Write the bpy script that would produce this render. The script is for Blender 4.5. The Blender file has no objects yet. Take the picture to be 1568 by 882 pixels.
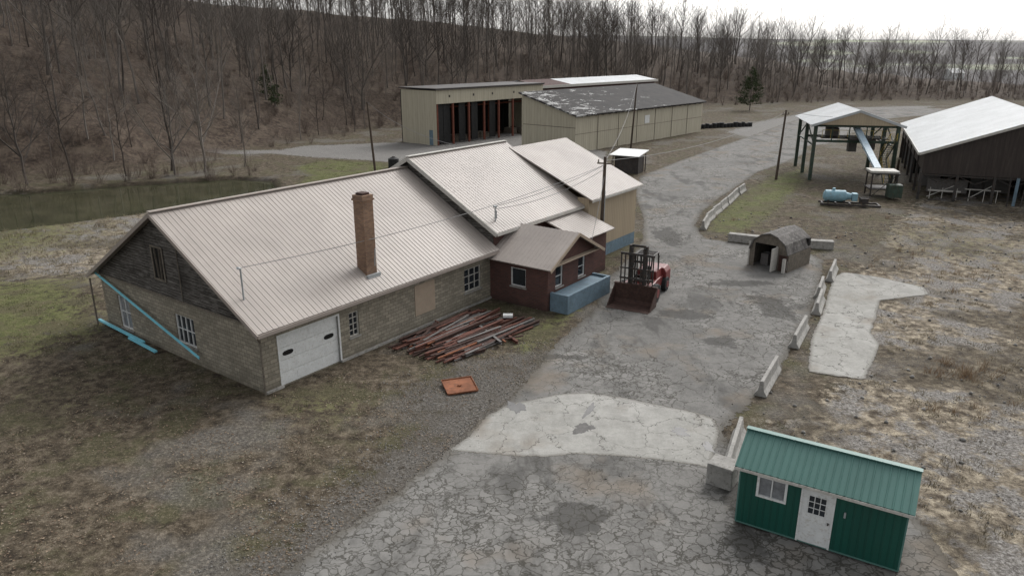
import bpy, math, random
import numpy as np
from mathutils import Vector, Matrix
random.seed(7); rng=np.random.default_rng(7)
S=bpy.context.scene; COL=S.collection
R=math.radians

# ------------------------------------------------------------------ materials
def nd(nt,t,ins=None,**pr):
    n=nt.nodes.new(t)
    for k,v in pr.items(): setattr(n,k,v)
    if ins:
        for k,v in ins.items():
            s=n.inputs[k]
            if isinstance(v,bpy.types.NodeSocket): nt.links.new(v,s)
            elif isinstance(v,(tuple,list)) and len(v)==3 and s.type=='RGBA': s.default_value=(*v,1)
            else: s.default_value=v
    return n
def new(name,rough=.8,spec=.3):
    m=bpy.data.materials.new(name); m.use_nodes=True; nt=m.node_tree
    b=nt.nodes['Principled BSDF']; b.inputs['Roughness'].default_value=rough
    b.inputs['Specular IOR Level'].default_value=spec
    return m,nt,b
def noise(nt,vec,sc,det=5,rough=.6,dist=0):
    return nd(nt,'ShaderNodeTexNoise',{'Vector':vec,'Scale':sc,'Detail':min(det,5),'Roughness':rough,'Distortion':dist}).outputs['Fac']
def mix(nt,f,a,b,bt='MIX'):
    return nd(nt,'ShaderNodeMixRGB',{'Fac':f,'Color1':a,'Color2':b},blend_type=bt).outputs['Color']
def ramp(nt,f,stops):
    n=nd(nt,'ShaderNodeValToRGB',{'Fac':f}); e=n.color_ramp.elements
    while len(e)<len(stops): e.new(.5)
    for i,(p,c) in enumerate(stops):
        e[i].position=p; e[i].color=(c,c,c,1) if isinstance(c,(int,float)) else (*c,1)
    return n.outputs['Color']
def mth(nt,op,a,b=0.,c=None,clamp=False):
    n=nd(nt,'ShaderNodeMath',{0:a,1:b},operation=op); n.use_clamp=clamp
    if c is not None: n.inputs[2].default_value=c
    return n.outputs[0]
def bump(nt,b,h,st=.4,dist=.02):
    n=nd(nt,'ShaderNodeBump',{'Height':h,'Strength':st,'Distance':dist}); nt.links.new(n.outputs[0],b.inputs['Normal'])
def setc(nt,b,c): nt.links.new(c,b.inputs['Base Color'])
def objc(nt): return nd(nt,'ShaderNodeTexCoord').outputs['Object']
def uvc(nt): return nd(nt,'ShaderNodeTexCoord').outputs['UV']
def posn(nt): return nd(nt,'ShaderNodeNewGeometry').outputs['Position']
def mapp(nt,v,sc=(1,1,1),rot=(0,0,0)): return nd(nt,'ShaderNodeMapping',{'Vector':v,'Scale':sc,'Rotation':rot}).outputs[0]

def plain(name,c,rough=.7,var=.25,sc=2.,spec=.3,dirt=None,metal=0):
    m,nt,b=new(name,rough,spec); v=objc(nt)
    f=noise(nt,v,sc,4,.65)
    lo=tuple(x*(1-var) for x in c); hi=tuple(min(1,x*(1+var*.6)) for x in c)
    col=ramp(nt,f,[(.3,lo),(.7,hi)])
    if dirt: 
        f2=noise(nt,v,sc*3.1,5,.7); col=mix(nt,ramp(nt,f2,[(.52,0.),(.66,.8)]),col,dirt)
    setc(nt,b,col); b.inputs['Metallic'].default_value=metal
    return m
def blockmat(name,c1,c2,mortar,bw,bh,ms=.012,var=.5,stain=(.05,.045,.035)):
    m,nt,b=new(name,.9,.15); v=uvc(nt)
    t=nd(nt,'ShaderNodeTexBrick',{'Vector':v,'Color1':c1,'Color2':c2,'Mortar':mortar,'Scale':1.,'Mortar Size':ms,'Brick Width':bw,'Row Height':bh,'Bias':0.,'Mortar Smooth':.2})
    o=objc(nt)
    col=mix(nt,ramp(nt,noise(nt,o,.6,7,.65),[(.38,0.),(.75,var)]),t.outputs['Color'],stain)
    col=mix(nt,ramp(nt,noise(nt,o,9,4,.6),[(.3,.0),(.8,.3)]),col,tuple(x*1.5 for x in c2))
    z=nd(nt,'ShaderNodeSeparateXYZ',{0:o}).outputs[2]
    zz=mth(nt,'ADD',z,mth(nt,'MULTIPLY',noise(nt,o,1.5,5),.9))
    col=mix(nt,ramp(nt,zz,[(.35,.65),(.95,0.)]),col,stain)
    setc(nt,b,col)
    bump(nt,b,t.outputs['Fac'],-.5,.012)
    return m
def sheet(name,c,rib=.25,axis=0,rough=.55,streak=(.2,.17,.14),sa=.35,ribdepth=.5):
    m,nt,b=new(name,rough,.35); v=uvc(nt); o=objc(nt)
    sx=nd(nt,'ShaderNodeSeparateXYZ',{0:v}).outputs[axis]
    fr=mth(nt,'FRACT',mth(nt,'DIVIDE',sx,rib)); r=ramp(nt,fr,[(0.,1.),(.08,1.),(.16,0.),(.84,0.),(.92,1.),(1.,1.)])
    st=noise(nt,mapp(nt,v,(3,.35,1) if axis==0 else (.35,3,1)),1.,7,.65)
    col=mix(nt,ramp(nt,st,[(.45,0.),(.8,sa)]),c,streak)
    pan=noise(nt,mapp(nt,v,(1.1,.02,1)),1.,0,0); col=mix(nt,.18,col,ramp(nt,pan,[(.4,tuple(x*.6 for x in c)),(.6,c)]))
    col=mix(nt,mth(nt,'MULTIPLY',r,.18),col,tuple(x*.45 for x in c))
    setc(nt,b,col); bump(nt,b,r,ribdepth,.02)
    return m
def roofmat(name,c,rough=.5):
    m,nt,b=new(name,rough,.3); o=objc(nt)
    f=noise(nt,o,.35,4,.6); col=ramp(nt,f,[(.3,tuple(x*.84 for x in c)),(.7,tuple(x*1.06 for x in c))])
    col=mix(nt,ramp(nt,noise(nt,mapp(nt,o,(4,.5,.5)),1.,5,.7),[(.5,0.),(.85,.35)]),col,tuple(x*.5 for x in c))
    setc(nt,b,col)
    return m

M={}
M['roof']=roofmat('tan_metal_roof',(.345,.305,.275))
M['roofw']=roofmat('white_metal_roof',(.44,.455,.46))
M['rooft']=plain('roof_trim',(.29,.25,.22),.5,.1)
M['block']=blockmat('concrete_block',(.165,.15,.12),(.295,.265,.21),(.08,.073,.06),.41,.205,.014,.5,(.09,.08,.06))
M['brick']=blockmat('red_brick',(.12,.055,.045),(.075,.04,.035),(.09,.078,.07),.3,.1,.01,.5,(.045,.032,.028))
M['chim']=blockmat('chimney_brick',(.32,.19,.115),(.17,.095,.065),(.20,.175,.14),.22,.075,.012,.6,(.06,.045,.035))
def siding():
    m,nt,b=new('weathered_siding',.9,.1); v=uvc(nt)
    t=nd(nt,'ShaderNodeTexBrick',{'Vector':v,'Color1':(.052,.047,.042),'Color2':(.105,.096,.087),'Mortar':(.008,.008,.008),'Scale':1.,'Mortar Size':.014,'Brick Width':3.1,'Row Height':.16,'Mortar Smooth':.1})
    st=noise(nt,mapp(nt,v,(1,9,1)),1.3,5,.7)
    c=mix(nt,ramp(nt,st,[(.48,0.),(.64,.7)]),t.outputs['Color'],(.20,.19,.175))
    c=mix(nt,ramp(nt,noise(nt,v,.7,5),[(.5,0.),(.7,.8)]),c,(.03,.027,.024))
    setc(nt,b,c); bump(nt,b,t.outputs['Fac'],-.6,.02); return m
M['siding']=siding()
M['tanwall']=sheet('tan_metal_siding',(.36,.29,.20),.3)
M['creamwall']=sheet('cream_metal_siding',(.42,.385,.295),.6,sa=.45,streak=(.2,.17,.12))
M['bluewall']=plain('faded_blue_paint',(.13,.19,.235),.7,.25,1.5,dirt=(.10,.12,.13))
M['greenwall']=sheet('green_metal_siding',(.008,.068,.05),.23,rough=.45,streak=(.02,.055,.042),sa=.5,ribdepth=.8)
M['greenroof']=roofmat('green_metal_roof',(.075,.165,.145),.45)
M['white']=plain('white_paint',(.62,.63,.62),.5,.1,3,dirt=(.44,.42,.38))
M['offwhite']=plain('offwhite_paint',(.45,.435,.4),.6,.15,3,dirt=(.30,.28,.24))
M['board']=plain('tan_board',(.33,.265,.20),.8,.1)
M['glass']=plain('window_glass',(.02,.025,.03),.08,.4,1.2,.6)
M['glass2']=plain('curtained_glass',(.20,.21,.22),.15,.5,2.5,.6)
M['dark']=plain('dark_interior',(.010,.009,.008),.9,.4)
M['black']=plain('black_rubber',(.02,.02,.02),.75,.3)
M['steel']=plain('dark_steel',(.04,.037,.035),.55,.4,dirt=(.09,.05,.03))
M['gsteel']=plain('green_steel',(.035,.06,.045),.6,.4,dirt=(.09,.05,.03))
M['galv']=plain('galvanised',(.38,.40,.41),.4,.2,metal=.4)
M['brown']=sheet('brown_metal_siding',(.030,.022,.019),.4,sa=.2)
M['rust']=plain('rust_red_steel',(.115,.046,.032),.85,.5,3,dirt=(.05,.03,.025))
M['rustcol']=plain('red_oxide_columns',(.15,.05,.032),.8,.3,2)
M['rust2']=plain('rust_orange_steel',(.22,.085,.042),.85,.4,2,dirt=(.11,.05,.03))
M['rust3']=plain('rust_dark_steel',(.06,.033,.026),.85,.4,4,dirt=(.025,.02,.018))
M['greysteel']=plain('grey_steel',(.13,.125,.12),.6,.3,4,dirt=(.11,.06,.04))
M['wire']=plain('wire_aluminium',(.16,.16,.16),.6,.1)
M['wood']=plain('weathered_wood',(.15,.13,.105),.9,.35,3,dirt=(.07,.06,.05))
M['pole']=plain('creosote_pole',(.075,.057,.043),.9,.35,4)
M['cyan']=plain('cyan_plastic',(.20,.56,.68),.4,.08,2)
M['ltblue']=plain('light_blue_paint',(.20,.35,.42),.5,.2,2,dirt=(.2,.22,.22))
M['chute']=plain('pale_blue_chute',(.38,.48,.55),.5,.15,2,dirt=(.25,.28,.3))
M['red']=plain('dark_red_paint',(.15,.024,.022),.45,.3,2,.5,dirt=(.06,.02,.018))
M['yellow']=plain('yellow_paint',(.45,.33,.07),.5,.2)
M['conc']=plain('barrier_concrete',(.30,.29,.27),.9,.3,1.8,dirt=(.13,.12,.105))
M['darkred']=plain('dark_red_wall',(.06,.026,.022),.8,.3)
def mroof():
    m,nt,b=new('worn_black_roof',.85,.2); o=objc(nt)
    c=ramp(nt,noise(nt,o,.5,5,.65),[(.3,(.018,.017,.017)),(.7,(.040,.036,.034))])
    xx=nd(nt,'ShaderNodeSeparateXYZ',{0:o}).outputs[0]
    n1=mth(nt,'SUBTRACT',noise(nt,mapp(nt,o,(.35,.9,.9)),1.0,5,.78,.6),mth(nt,'MULTIPLY',xx,.0036))
    c=mix(nt,ramp(nt,n1,[(.54,0.),(.56,1.)]),c,(.34,.34,.33))
    setc(nt,b,c); return m
M['mroof']=mroof()
def barkmat(name,lo,hi):
    m,nt,b=new(name,.95,.1)
    r=nd(nt,'ShaderNodeObjectInfo').outputs['Random']
    setc(nt,b,mix(nt,r,lo,hi)); return m
M['bark']=barkmat('bark',(.058,.049,.043),(.18,.16,.142))
M['twig']=barkmat('brush_twigs',(.075,.056,.047),(.18,.145,.12))
def islandmat(name,cols,rough=.9,sc=None):
    m,nt,b=new(name,rough,.15)
    r=nd(nt,'ShaderNodeNewGeometry').outputs['Random Per Island']
    n=len(cols); setc(nt,b,ramp(nt,r,[(i/(n-1),c) for i,c in enumerate(cols)])); return m
M['straw']=islandmat('dry_grass_blades',[(.10,.08,.05),(.26,.22,.145),(.16,.135,.085),(.33,.285,.20),(.09,.08,.045)])
M['green']=islandmat('green_grass_blades',[(.05,.068,.022),(.09,.11,.036),(.15,.142,.066),(.085,.095,.034)])
M['orange']=islandmat('rusty_weed_blades',[(.20,.13,.08),(.30,.21,.13),(.26,.2,.13)])
M['needle']=islandmat('pine_needles',[(.02,.035,.016),(.05,.068,.03),(.035,.05,.022),(.075,.088,.04)])
M['leaf']=islandmat('fallen_leaves',[(.06,.04,.028),(.14,.10,.07),(.23,.18,.13),(.09,.06,.04),(.29,.25,.2)])
M['stone']=islandmat('loose_stones',[(.09,.085,.08),(.25,.24,.225),(.16,.155,.145),(.33,.32,.305)])

# ------------------------------------------------------------------ mesh helpers
class MB:
    def __init__(s): s.v=[];s.f=[]
    def quad(s,*p):
        i=len(s.v); s.v+= [tuple(q) for q in p]; s.f.append(tuple(range(i,i+len(p))))
    def box(s,x0,x1,y0,y1,z0,z1,M4=None):
        if x0>x1:x0,x1=x1,x0
        if y0>y1:y0,y1=y1,y0
        if z0>z1:z0,z1=z1,z0
        p=[(x0,y0,z0),(x1,y0,z0),(x1,y1,z0),(x0,y1,z0),(x0,y0,z1),(x1,y0,z1),(x1,y1,z1),(x0,y1,z1)]
        if M4 is not None: p=[tuple(M4@Vector(q)) for q in p]
        i=len(s.v); s.v+=p
        s.f+=[(i,i+3,i+2,i+1),(i+4,i+5,i+6,i+7),(i,i+1,i+5,i+4),(i+1,i+2,i+6,i+5),(i+2,i+3,i+7,i+6),(i+3,i,i+4,i+7)]
    def beam(s,a,b,w,h=None):
        a=Vector(a);b=Vector(b); d=b-a; L=d.length; h=h or w
        q=d.to_track_quat('X','Z').to_matrix().to_4x4(); q.translation=a
        s.box(0,L,-w/2,w/2,-h/2,h/2,q)
    def tube(s,pts,rad,n=6,cap=True):
        pts=[Vector(p) for p in pts]; i0=len(s.v); k=len(pts)
        for j,p in enumerate(pts):
            d=(pts[min(j+1,k-1)]-pts[max(j-1,0)])
            d=d.normalized() if d.length>1e-9 else Vector((0,0,1))
            if abs(d.z)<.9: a=Vector((0,0,1)).cross(d).normalized()
            else: a=Vector((1,0,0)).cross(d).normalized()
            c=d.cross(a); r=rad[j] if isinstance(rad,(list,tuple)) else rad
            for m in range(n):
                t=2*math.pi*m/n; s.v.append(tuple(p+a*(r*math.cos(t))+c*(r*math.sin(t))))
        for j in range(k-1):
            for m in range(n):
                a0=i0+j*n+m;a1=i0+j*n+(m+1)%n; s.f.append((a0,a1,a1+n,a0+n))
        if cap: s.f.append(tuple(i0+(k-1)*n+m for m in range(n))); s.f.append(tuple(i0+n-1-m for m in range(n)))
    def cyl(s,a,b,r,n=14): s.tube([a,b],r,n)
    def prism(s,prof,x0,x1):
        i=len(s.v);n=len(prof)
        s.v+=[(x0,y,z) for y,z in prof]+[(x1,y,z) for y,z in prof]
        for k in range(n): s.f.append((i+k,i+(k+1)%n,i+n+(k+1)%n,i+n+k))
        s.f.append(tuple(i+n-1-k for k in range(n))); s.f.append(tuple(i+n+k for k in range(n)))
    def obj(s,name,mat,parent=None,smooth=False,uv=True,bevel=0):
        me=bpy.data.meshes.new(name); me.from_pydata(s.v,[],s.f); me.update()
        if uv:
            l=me.uv_layers.new(name='UVMap').data
            for p in me.polygons:
                n=p.normal
                if abs(n.z)<.75:
                    t=Vector((-n.y,n.x,0)); t=t.normalized() if t.length>1e-6 else Vector((1,0,0))
                    for li in p.loop_indices:
                        co=me.vertices[me.loops[li].vertex_index].co; l[li].uv=(co.dot(t),co.z)
                else:
                    for li in p.loop_indices:
                        co=me.vertices[me.loops[li].vertex_index].co; l[li].uv=(co.x,co.y)
        me.materials.append(mat)
        if smooth: me.polygons.foreach_set('use_smooth',[True]*len(me.polygons))
        o=bpy.data.objects.new(name,me); COL.objects.link(o)
        if parent: o.parent=parent
        if bevel:
            b=o.modifiers.new('bevel','BEVEL'); b.width=bevel; b.segments=2
        return o
def empty(name,loc=(0,0,0),rot=0,parent=None):
    e=bpy.data.objects.new(name,None); e.empty_display_size=.5; COL.objects.link(e)
    e.location=loc; e.rotation_euler=(0,0,R(rot)); 
    if parent: e.parent=parent
    return e
def boxo(name,mat,par,*b,bevel=0):
    m=MB(); m.box(*b); return m.obj(name,mat,par,bevel=bevel)
def wall(name,par,mat,o,ux,L,z0,z1,holes=(),th=.2):
    n=(ux[1],-ux[0]); P=lambda s,z,d=0:(o[0]+ux[0]*s-n[0]*d,o[1]+ux[1]*s-n[1]*d,z)
    ss=sorted({0,L,*[h[0] for h in holes],*[h[1] for h in holes]}); zs=sorted({z0,z1,*[h[2] for h in holes],*[h[3] for h in holes]})
    m=MB()
    for a,b in zip(ss,ss[1:]):
        for c,d in zip(zs,zs[1:]):
            mx=(a+b)/2;mz=(c+d)/2
            if any(h[0]<mx<h[1] and h[2]<mz<h[3] for h in holes): continue
            m.quad(P(a,c),P(b,c),P(b,d),P(a,d))
    for h in holes:
        a,b,c,d=h
        m.quad(P(a,c),P(a,d),P(a,d,th),P(a,c,th)); m.quad(P(b,c,th),P(b,d,th),P(b,d),P(b,c))
        m.quad(P(a,c,th),P(b,c,th),P(b,c),P(a,c)); m.quad(P(a,d),P(b,d),P(b,d,th),P(a,d,th))
    return m.obj(name,mat,par)
def window(name,par,o,ux,s0,s1,z0,z1,nx=2,nz=2,fm='white',gm='glass',fw=.07,dep=.1,sill=True):
    n=(ux[1],-ux[0]); P=lambda s,d:(o[0]+ux[0]*s-n[0]*d,o[1]+ux[1]*s-n[1]*d)
    def bx(m,a,b,c,d,d0,d1):
        p=P(a,d0);q=P(b,d1); m.box(p[0],q[0],p[1],q[1],c,d)
    m=MB(); bx(m,s0,s0+fw,z0,z1,dep-.03,dep+.04); bx(m,s1-fw,s1,z0,z1,dep-.03,dep+.04)
    bx(m,s0+fw,s1-fw,z0,z0+fw,dep-.03,dep+.04); bx(m,s0+fw,s1-fw,z1-fw,z1,dep-.03,dep+.04)
    for i in range(1,nx):
        x=s0+(s1-s0)*i/nx; bx(m,x-.02,x+.02,z0+fw,z1-fw,dep-.02,dep+.04)
    for i in range(1,nz):
        z=z0+(z1-z0)*i/nz; bx(m,s0+fw,s1-fw,z-.018,z+.018,dep-.012,dep+.035)
    m.obj(name+'_frame',M[fm],par)
    g=MB(); bx(g,s0+.01,s1-.01,z0+.01,z1-.01,dep+.045,dep+.06); g.obj(name+'_glass',M[gm],par)
    if sill:
        g=MB(); bx(g,s0-.06,s1+.06,z0-.09,z0-.003,-.06,.1); g.obj(name+'_sill',M['conc'],par)
def roofpl(name,par,mat,a,b,c,rib=.3,th=.08,rh=.018):
    a,b,c=Vector(a),Vector(b),Vector(c); al=b-a; up=c-a; n=al.cross(up).normalized()
    if n.z<0:n=-n
    L=al.length; ad=al/L; m=MB()
    p=[a,b,b+up,c]; q=[x-n*th for x in p]
    m.quad(*p); m.quad(*q[::-1])
    for i in range(4): m.quad(p[i],q[i],q[(i+1)%4],p[(i+1)%4])
    if rib:
        k=int(L/rib); w=.03
        for i in range(k+1):
            s=min(i*rib+.04,L-.04); o=a+ad*s
            b0,b1,t0,t1=o-ad*w,o+ad*w,o-ad*w*.4+n*rh,o+ad*w*.4+n*rh
            m.quad(b0,t0,t0+up,b0+up); m.quad(t0,t1,t1+up,t0+up); m.quad(t1,b1,b1+up,t1+up); m.quad(b0,b1,t1,t0)
    return m.obj(name,mat,par)

# ------------------------------------------------------------------ plan of the site (metres; x east, y north)
ROAD=[(-14,6),(-11,13),(-7.4,19.3),(-6.7,20.7),(-5.3,22.5),(-4.2,24.6),(-2.6,27),(-1.3,29.9),(-.1,31.8),(1.1,34.8),(2.4,38.4),(3.8,41.4),(5.6,45),(6.2,49.1),(7.4,52.2),(10.3,58.7),(11.6,63.1),(13.2,72.5),(14.1,82.9),(16.9,96.4),(25,110),(37.3,129.6),(48.6,147.2),(60.8,167.1),(74.4,187.1),(91.3,203.3),(113.8,212.5),(141.7,208),(119.2,191),(100.6,187),(83.5,175),(64,153),(54.2,136),(47.4,118.7),(40,108),(33.5,99.7),(27.7,89.2),(23.1,81),(19.6,74.1),(17.5,68.2),(17.2,63.1),(20.5,60.9),(24.5,58.7),(24.7,55.8),(21.7,49.1),(18.5,42.5),(15.9,38.4),(13.5,34),(11.3,31.2),(9.5,29.2),(9.2,27.5),(11,25.6),(14.6,23),(14.4,19.5),(14,6)]
SLAB=[(-2.6,27),(-1.7,28.6),(-1.2,30),(-.2,31.2),(.7,31.6),(2.2,32.3),(3.7,32.5),(5.2,32),(6.7,31.3),(8.2,30.6),(9.3,29.8),(9.1,28.4),(8.5,26.9),(8,25.6),(7,26),(5.8,26.3),(4.2,26.6),(2.6,26.7),(1.3,26.5),(-.1,26.6),(-1.4,26.8)]
PAD=[(15.4,34.85),(17.3,39.4),(19.7,43.7),(23.6,51.4),(25,52.8),(27.2,51.4),(29.1,49.1),(28.6,47.4),(24.6,46.2),(23.4,44),(21.3,40.3),(20.9,38.4),(17.9,33.8)]
POND=[(-60,56),(-50,64),(-44,68),(-37.5,74),(-30.5,82.5),(-29,89),(-31,94),(-36,96),(-41,94.5),(-48.5,91),(-56.5,86.5),(-74,83),(-80,66)]
G1=[(-50,52),(-45,34),(-30.7,34.5),(-25.7,36.6),(-23.7,40.3),(-28,46.2),(-30.8,50.5)]
G2=[(-35,71.4),(-27,82),(-22,94),(-17,98),(-18,108),(-28,112),(-31,104),(-27,97),(-26.5,89),(-29,81)]
G3=[(18.1,65.6),(20,72),(25.9,82.9),(34,96),(41.5,104),(37,92),(32,83),(24.5,69.5),(20,64)]
G4=[(5.3,46.2),(2.9,40.3),(1.5,37.5),(.2,35.7),(-.15,39.4),(2.4,43.5),(4,46)]
G5=[(-13,31.9),(-9,33.8),(-6.7,31.9),(-6.7,29.9),(-7.6,28.65),(-9.5,29.2)]
GR=[(-5.9,32.5),(-2.9,36),(1.6,38),(3,38),(-1.3,26),(-6,18),(-8,12),(-14,12),(-9,20),(-6.6,24.7),(-4.6,29.2)]
GRD=[(-40,119),(-30,114),(-17,109),(1.6,112),(9.4,110),(14.3,111),(15.5,121),(5,134),(0,150),(-14,134),(-24,132),(-36,128)]
GRR=[(43.3,150),(55,170),(80,200),(95,215),(125,222),(83.5,172),(56,131),(48,127)]
TRACK=[(-90,108),(-66,112),(-48,117),(-36,119),(-20,111),(-17,114),(-34,124),(-50,121),(-68,116),(-90,112)]
BUILD=[(-12.5,31.5),(-26,42),(-14,60),(-2,76),(12,64),(4,48)]
RIGHT=[(10,28),(16,33),(20,42),(28,56),(45,80),(120,130),(160,80),(60,8),(14,8)]

def sdf(x,y,P):
    P=np.array(P,float); n=len(P); d=np.full(x.shape,1e18); ins=np.zeros(x.shape,bool)
    for i in range(n):
        a=P[i];b=P[(i+1)%n]; e=b-a; wx=x-a[0];wy=y-a[1]
        t=np.clip((wx*e[0]+wy*e[1])/(e@e),0,1); d=np.minimum(d,(wx-e[0]*t)**2+(wy-e[1]*t)**2)
        c=((a[1]<=y)!=(b[1]<=y)); xi=a[0]+(y-a[1])*(e[0]/(e[1] if e[1] else 1e-9)); ins^=(c&(x<xi))
    d=np.sqrt(d); return np.where(ins,d,-d)
def sm(t): t=np.clip(t,0,1); return t*t*(3-2*t)
HB=np.array([(-600,-60),(-140,60),(-74,89),(-50,99),(-42,122),(-27,156),(20,194),(60,224),(122,246),(700,262)],float)
def hilld(x,y):
    best=np.full(x.shape,1e18); sg=np.zeros(x.shape)
    for a,b in zip(HB,HB[1:]):
        e=b-a; wx=x-a[0];wy=y-a[1]; t=np.clip((wx*e[0]+wy*e[1])/(e@e),0,1)
        dx=wx-e[0]*t;dy=wy-e[1]*t; d=dx*dx+dy*dy; c=e[0]*wy-e[1]*wx
        m=d<best; best=np.where(m,d,best); sg=np.where(m,np.sign(c),sg)
    return np.sqrt(best)*sg
def und(x,y,s,k=0):
    return (np.sin(x*s+1.3+k)*np.cos(y*s*1.13+.4+k)+.5*np.sin(x*s*2.3+y*s*1.7+k)+.3*np.sin(y*s*4.1-x*s*3.3+2*k))/1.8
def height(x,y):
    x=np.asarray(x,float); y=np.asarray(y,float)
    d=hilld(x,y)
    Hm=np.interp(x,[-200,-140,-20,95,150,250,320],[33,32,25,14,6,-1,-3])
    W=np.interp(x,[-140,0,150],[115,120,120])
    s=np.clip(d/W,0,1); z=Hm*(1-(1-s)**1.7)*sm(d/14)
    z+=und(x,y,.11)*1.1*sm(d/25)+und(x,y,.35,2)*.35*sm(d/12)
    z-=sm((d-125)/60)*14*sm((60-x)/60+1)*sm((d-100)/50)
    r=np.hypot(x,y)
    z=z*(1-sm((r-600)/300)); z+=sm((y-750)/800)*(34+14*und(x,y,.0021,1))*sm((r-700)/500)
    z-=7*sm((y-330)/120)*(1-sm((y-620)/200))*sm((x-120)/120)
    crest=np.array([(-90,44),(-66,52),(-50,62),(-36,71.5),(-27,84)],float); bd=np.full(x.shape,1e18)
    for a,b in zip(crest,crest[1:]):
        e=b-a; t=np.clip(((x-a[0])*e[0]+(y-a[1])*e[1])/(e@e),0,1); bd=np.minimum(bd,(x-a[0]-e[0]*t)**2+(y-a[1]-e[1]*t)**2)
    z+=.2*np.exp(-bd/16.)
    z+=.4*np.exp(-((x+29)**2+(y-44)**2)/80.)
    p=sdf(x,y,POND)+und(x,y,.9)*.5; z=z-1.6*sm((p+1.0)/2.6)
    flat=np.maximum(np.maximum(sdf(x,y,ROAD),sdf(x,y,PAD)),sdf(x,y,SLAB)); m=sm((-flat-.9)/2.5)
    bm=sm((-sdf(x,y,BUILD)-.0)/2)
    z+=(und(x,y,.8,3)*.07+und(x,y,2.1,5)*.035)*m*(.35+.65*bm)
    return z
def h1(px,py): return float(height(np.array([px],float),np.array([py],float))[0])

# ------------------------------------------------------------------ ground sheet
def axis(lo,hi,step,far,g):
    a=list(np.arange(lo,hi+1e-6,step)); s=step
    while a[-1]<far: s*=g; a.append(a[-1]+s)
    return a
xs=axis(0,78,.7,3200,1.06); xs=np.array([-v for v in xs[:0:-1]]+xs)
ys=axis(6,125,.7,4200,1.05); ys=np.array([-60,-30,-12,-3,2,4.5]+ys)
X,Y=np.meshgrid(xs,ys); nx,ny=len(xs),len(ys); x=X.ravel();y=Y.ravel(); z=height(x,y)
v=np.stack([x,y,z],1)
idx=np.arange(nx*ny).reshape(ny,nx)
f=np.stack([idx[:-1,:-1],idx[:-1,1:],idx[1:,1:],idx[1:,:-1]],-1).reshape(-1,4)
def npmesh(name,v,f,mat,smooth=False):
    me=bpy.data.meshes.new(name); me.vertices.add(len(v)); me.vertices.foreach_set('co',v.astype(np.float32).ravel())
    k=f.shape[1]; me.loops.add(f.size); me.loops.foreach_set('vertex_index',f.astype(np.int32).ravel())
    me.polygons.add(len(f)); me.polygons.foreach_set('loop_start',np.arange(0,f.size,k,dtype=np.int32)); 
    me.update(calc_edges=True)
    if smooth: me.polygons.foreach_set('use_smooth',np.ones(len(f),bool))
    me.materials.append(mat); o=bpy.data.objects.new(name,me); COL.objects.link(o); return o
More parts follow.
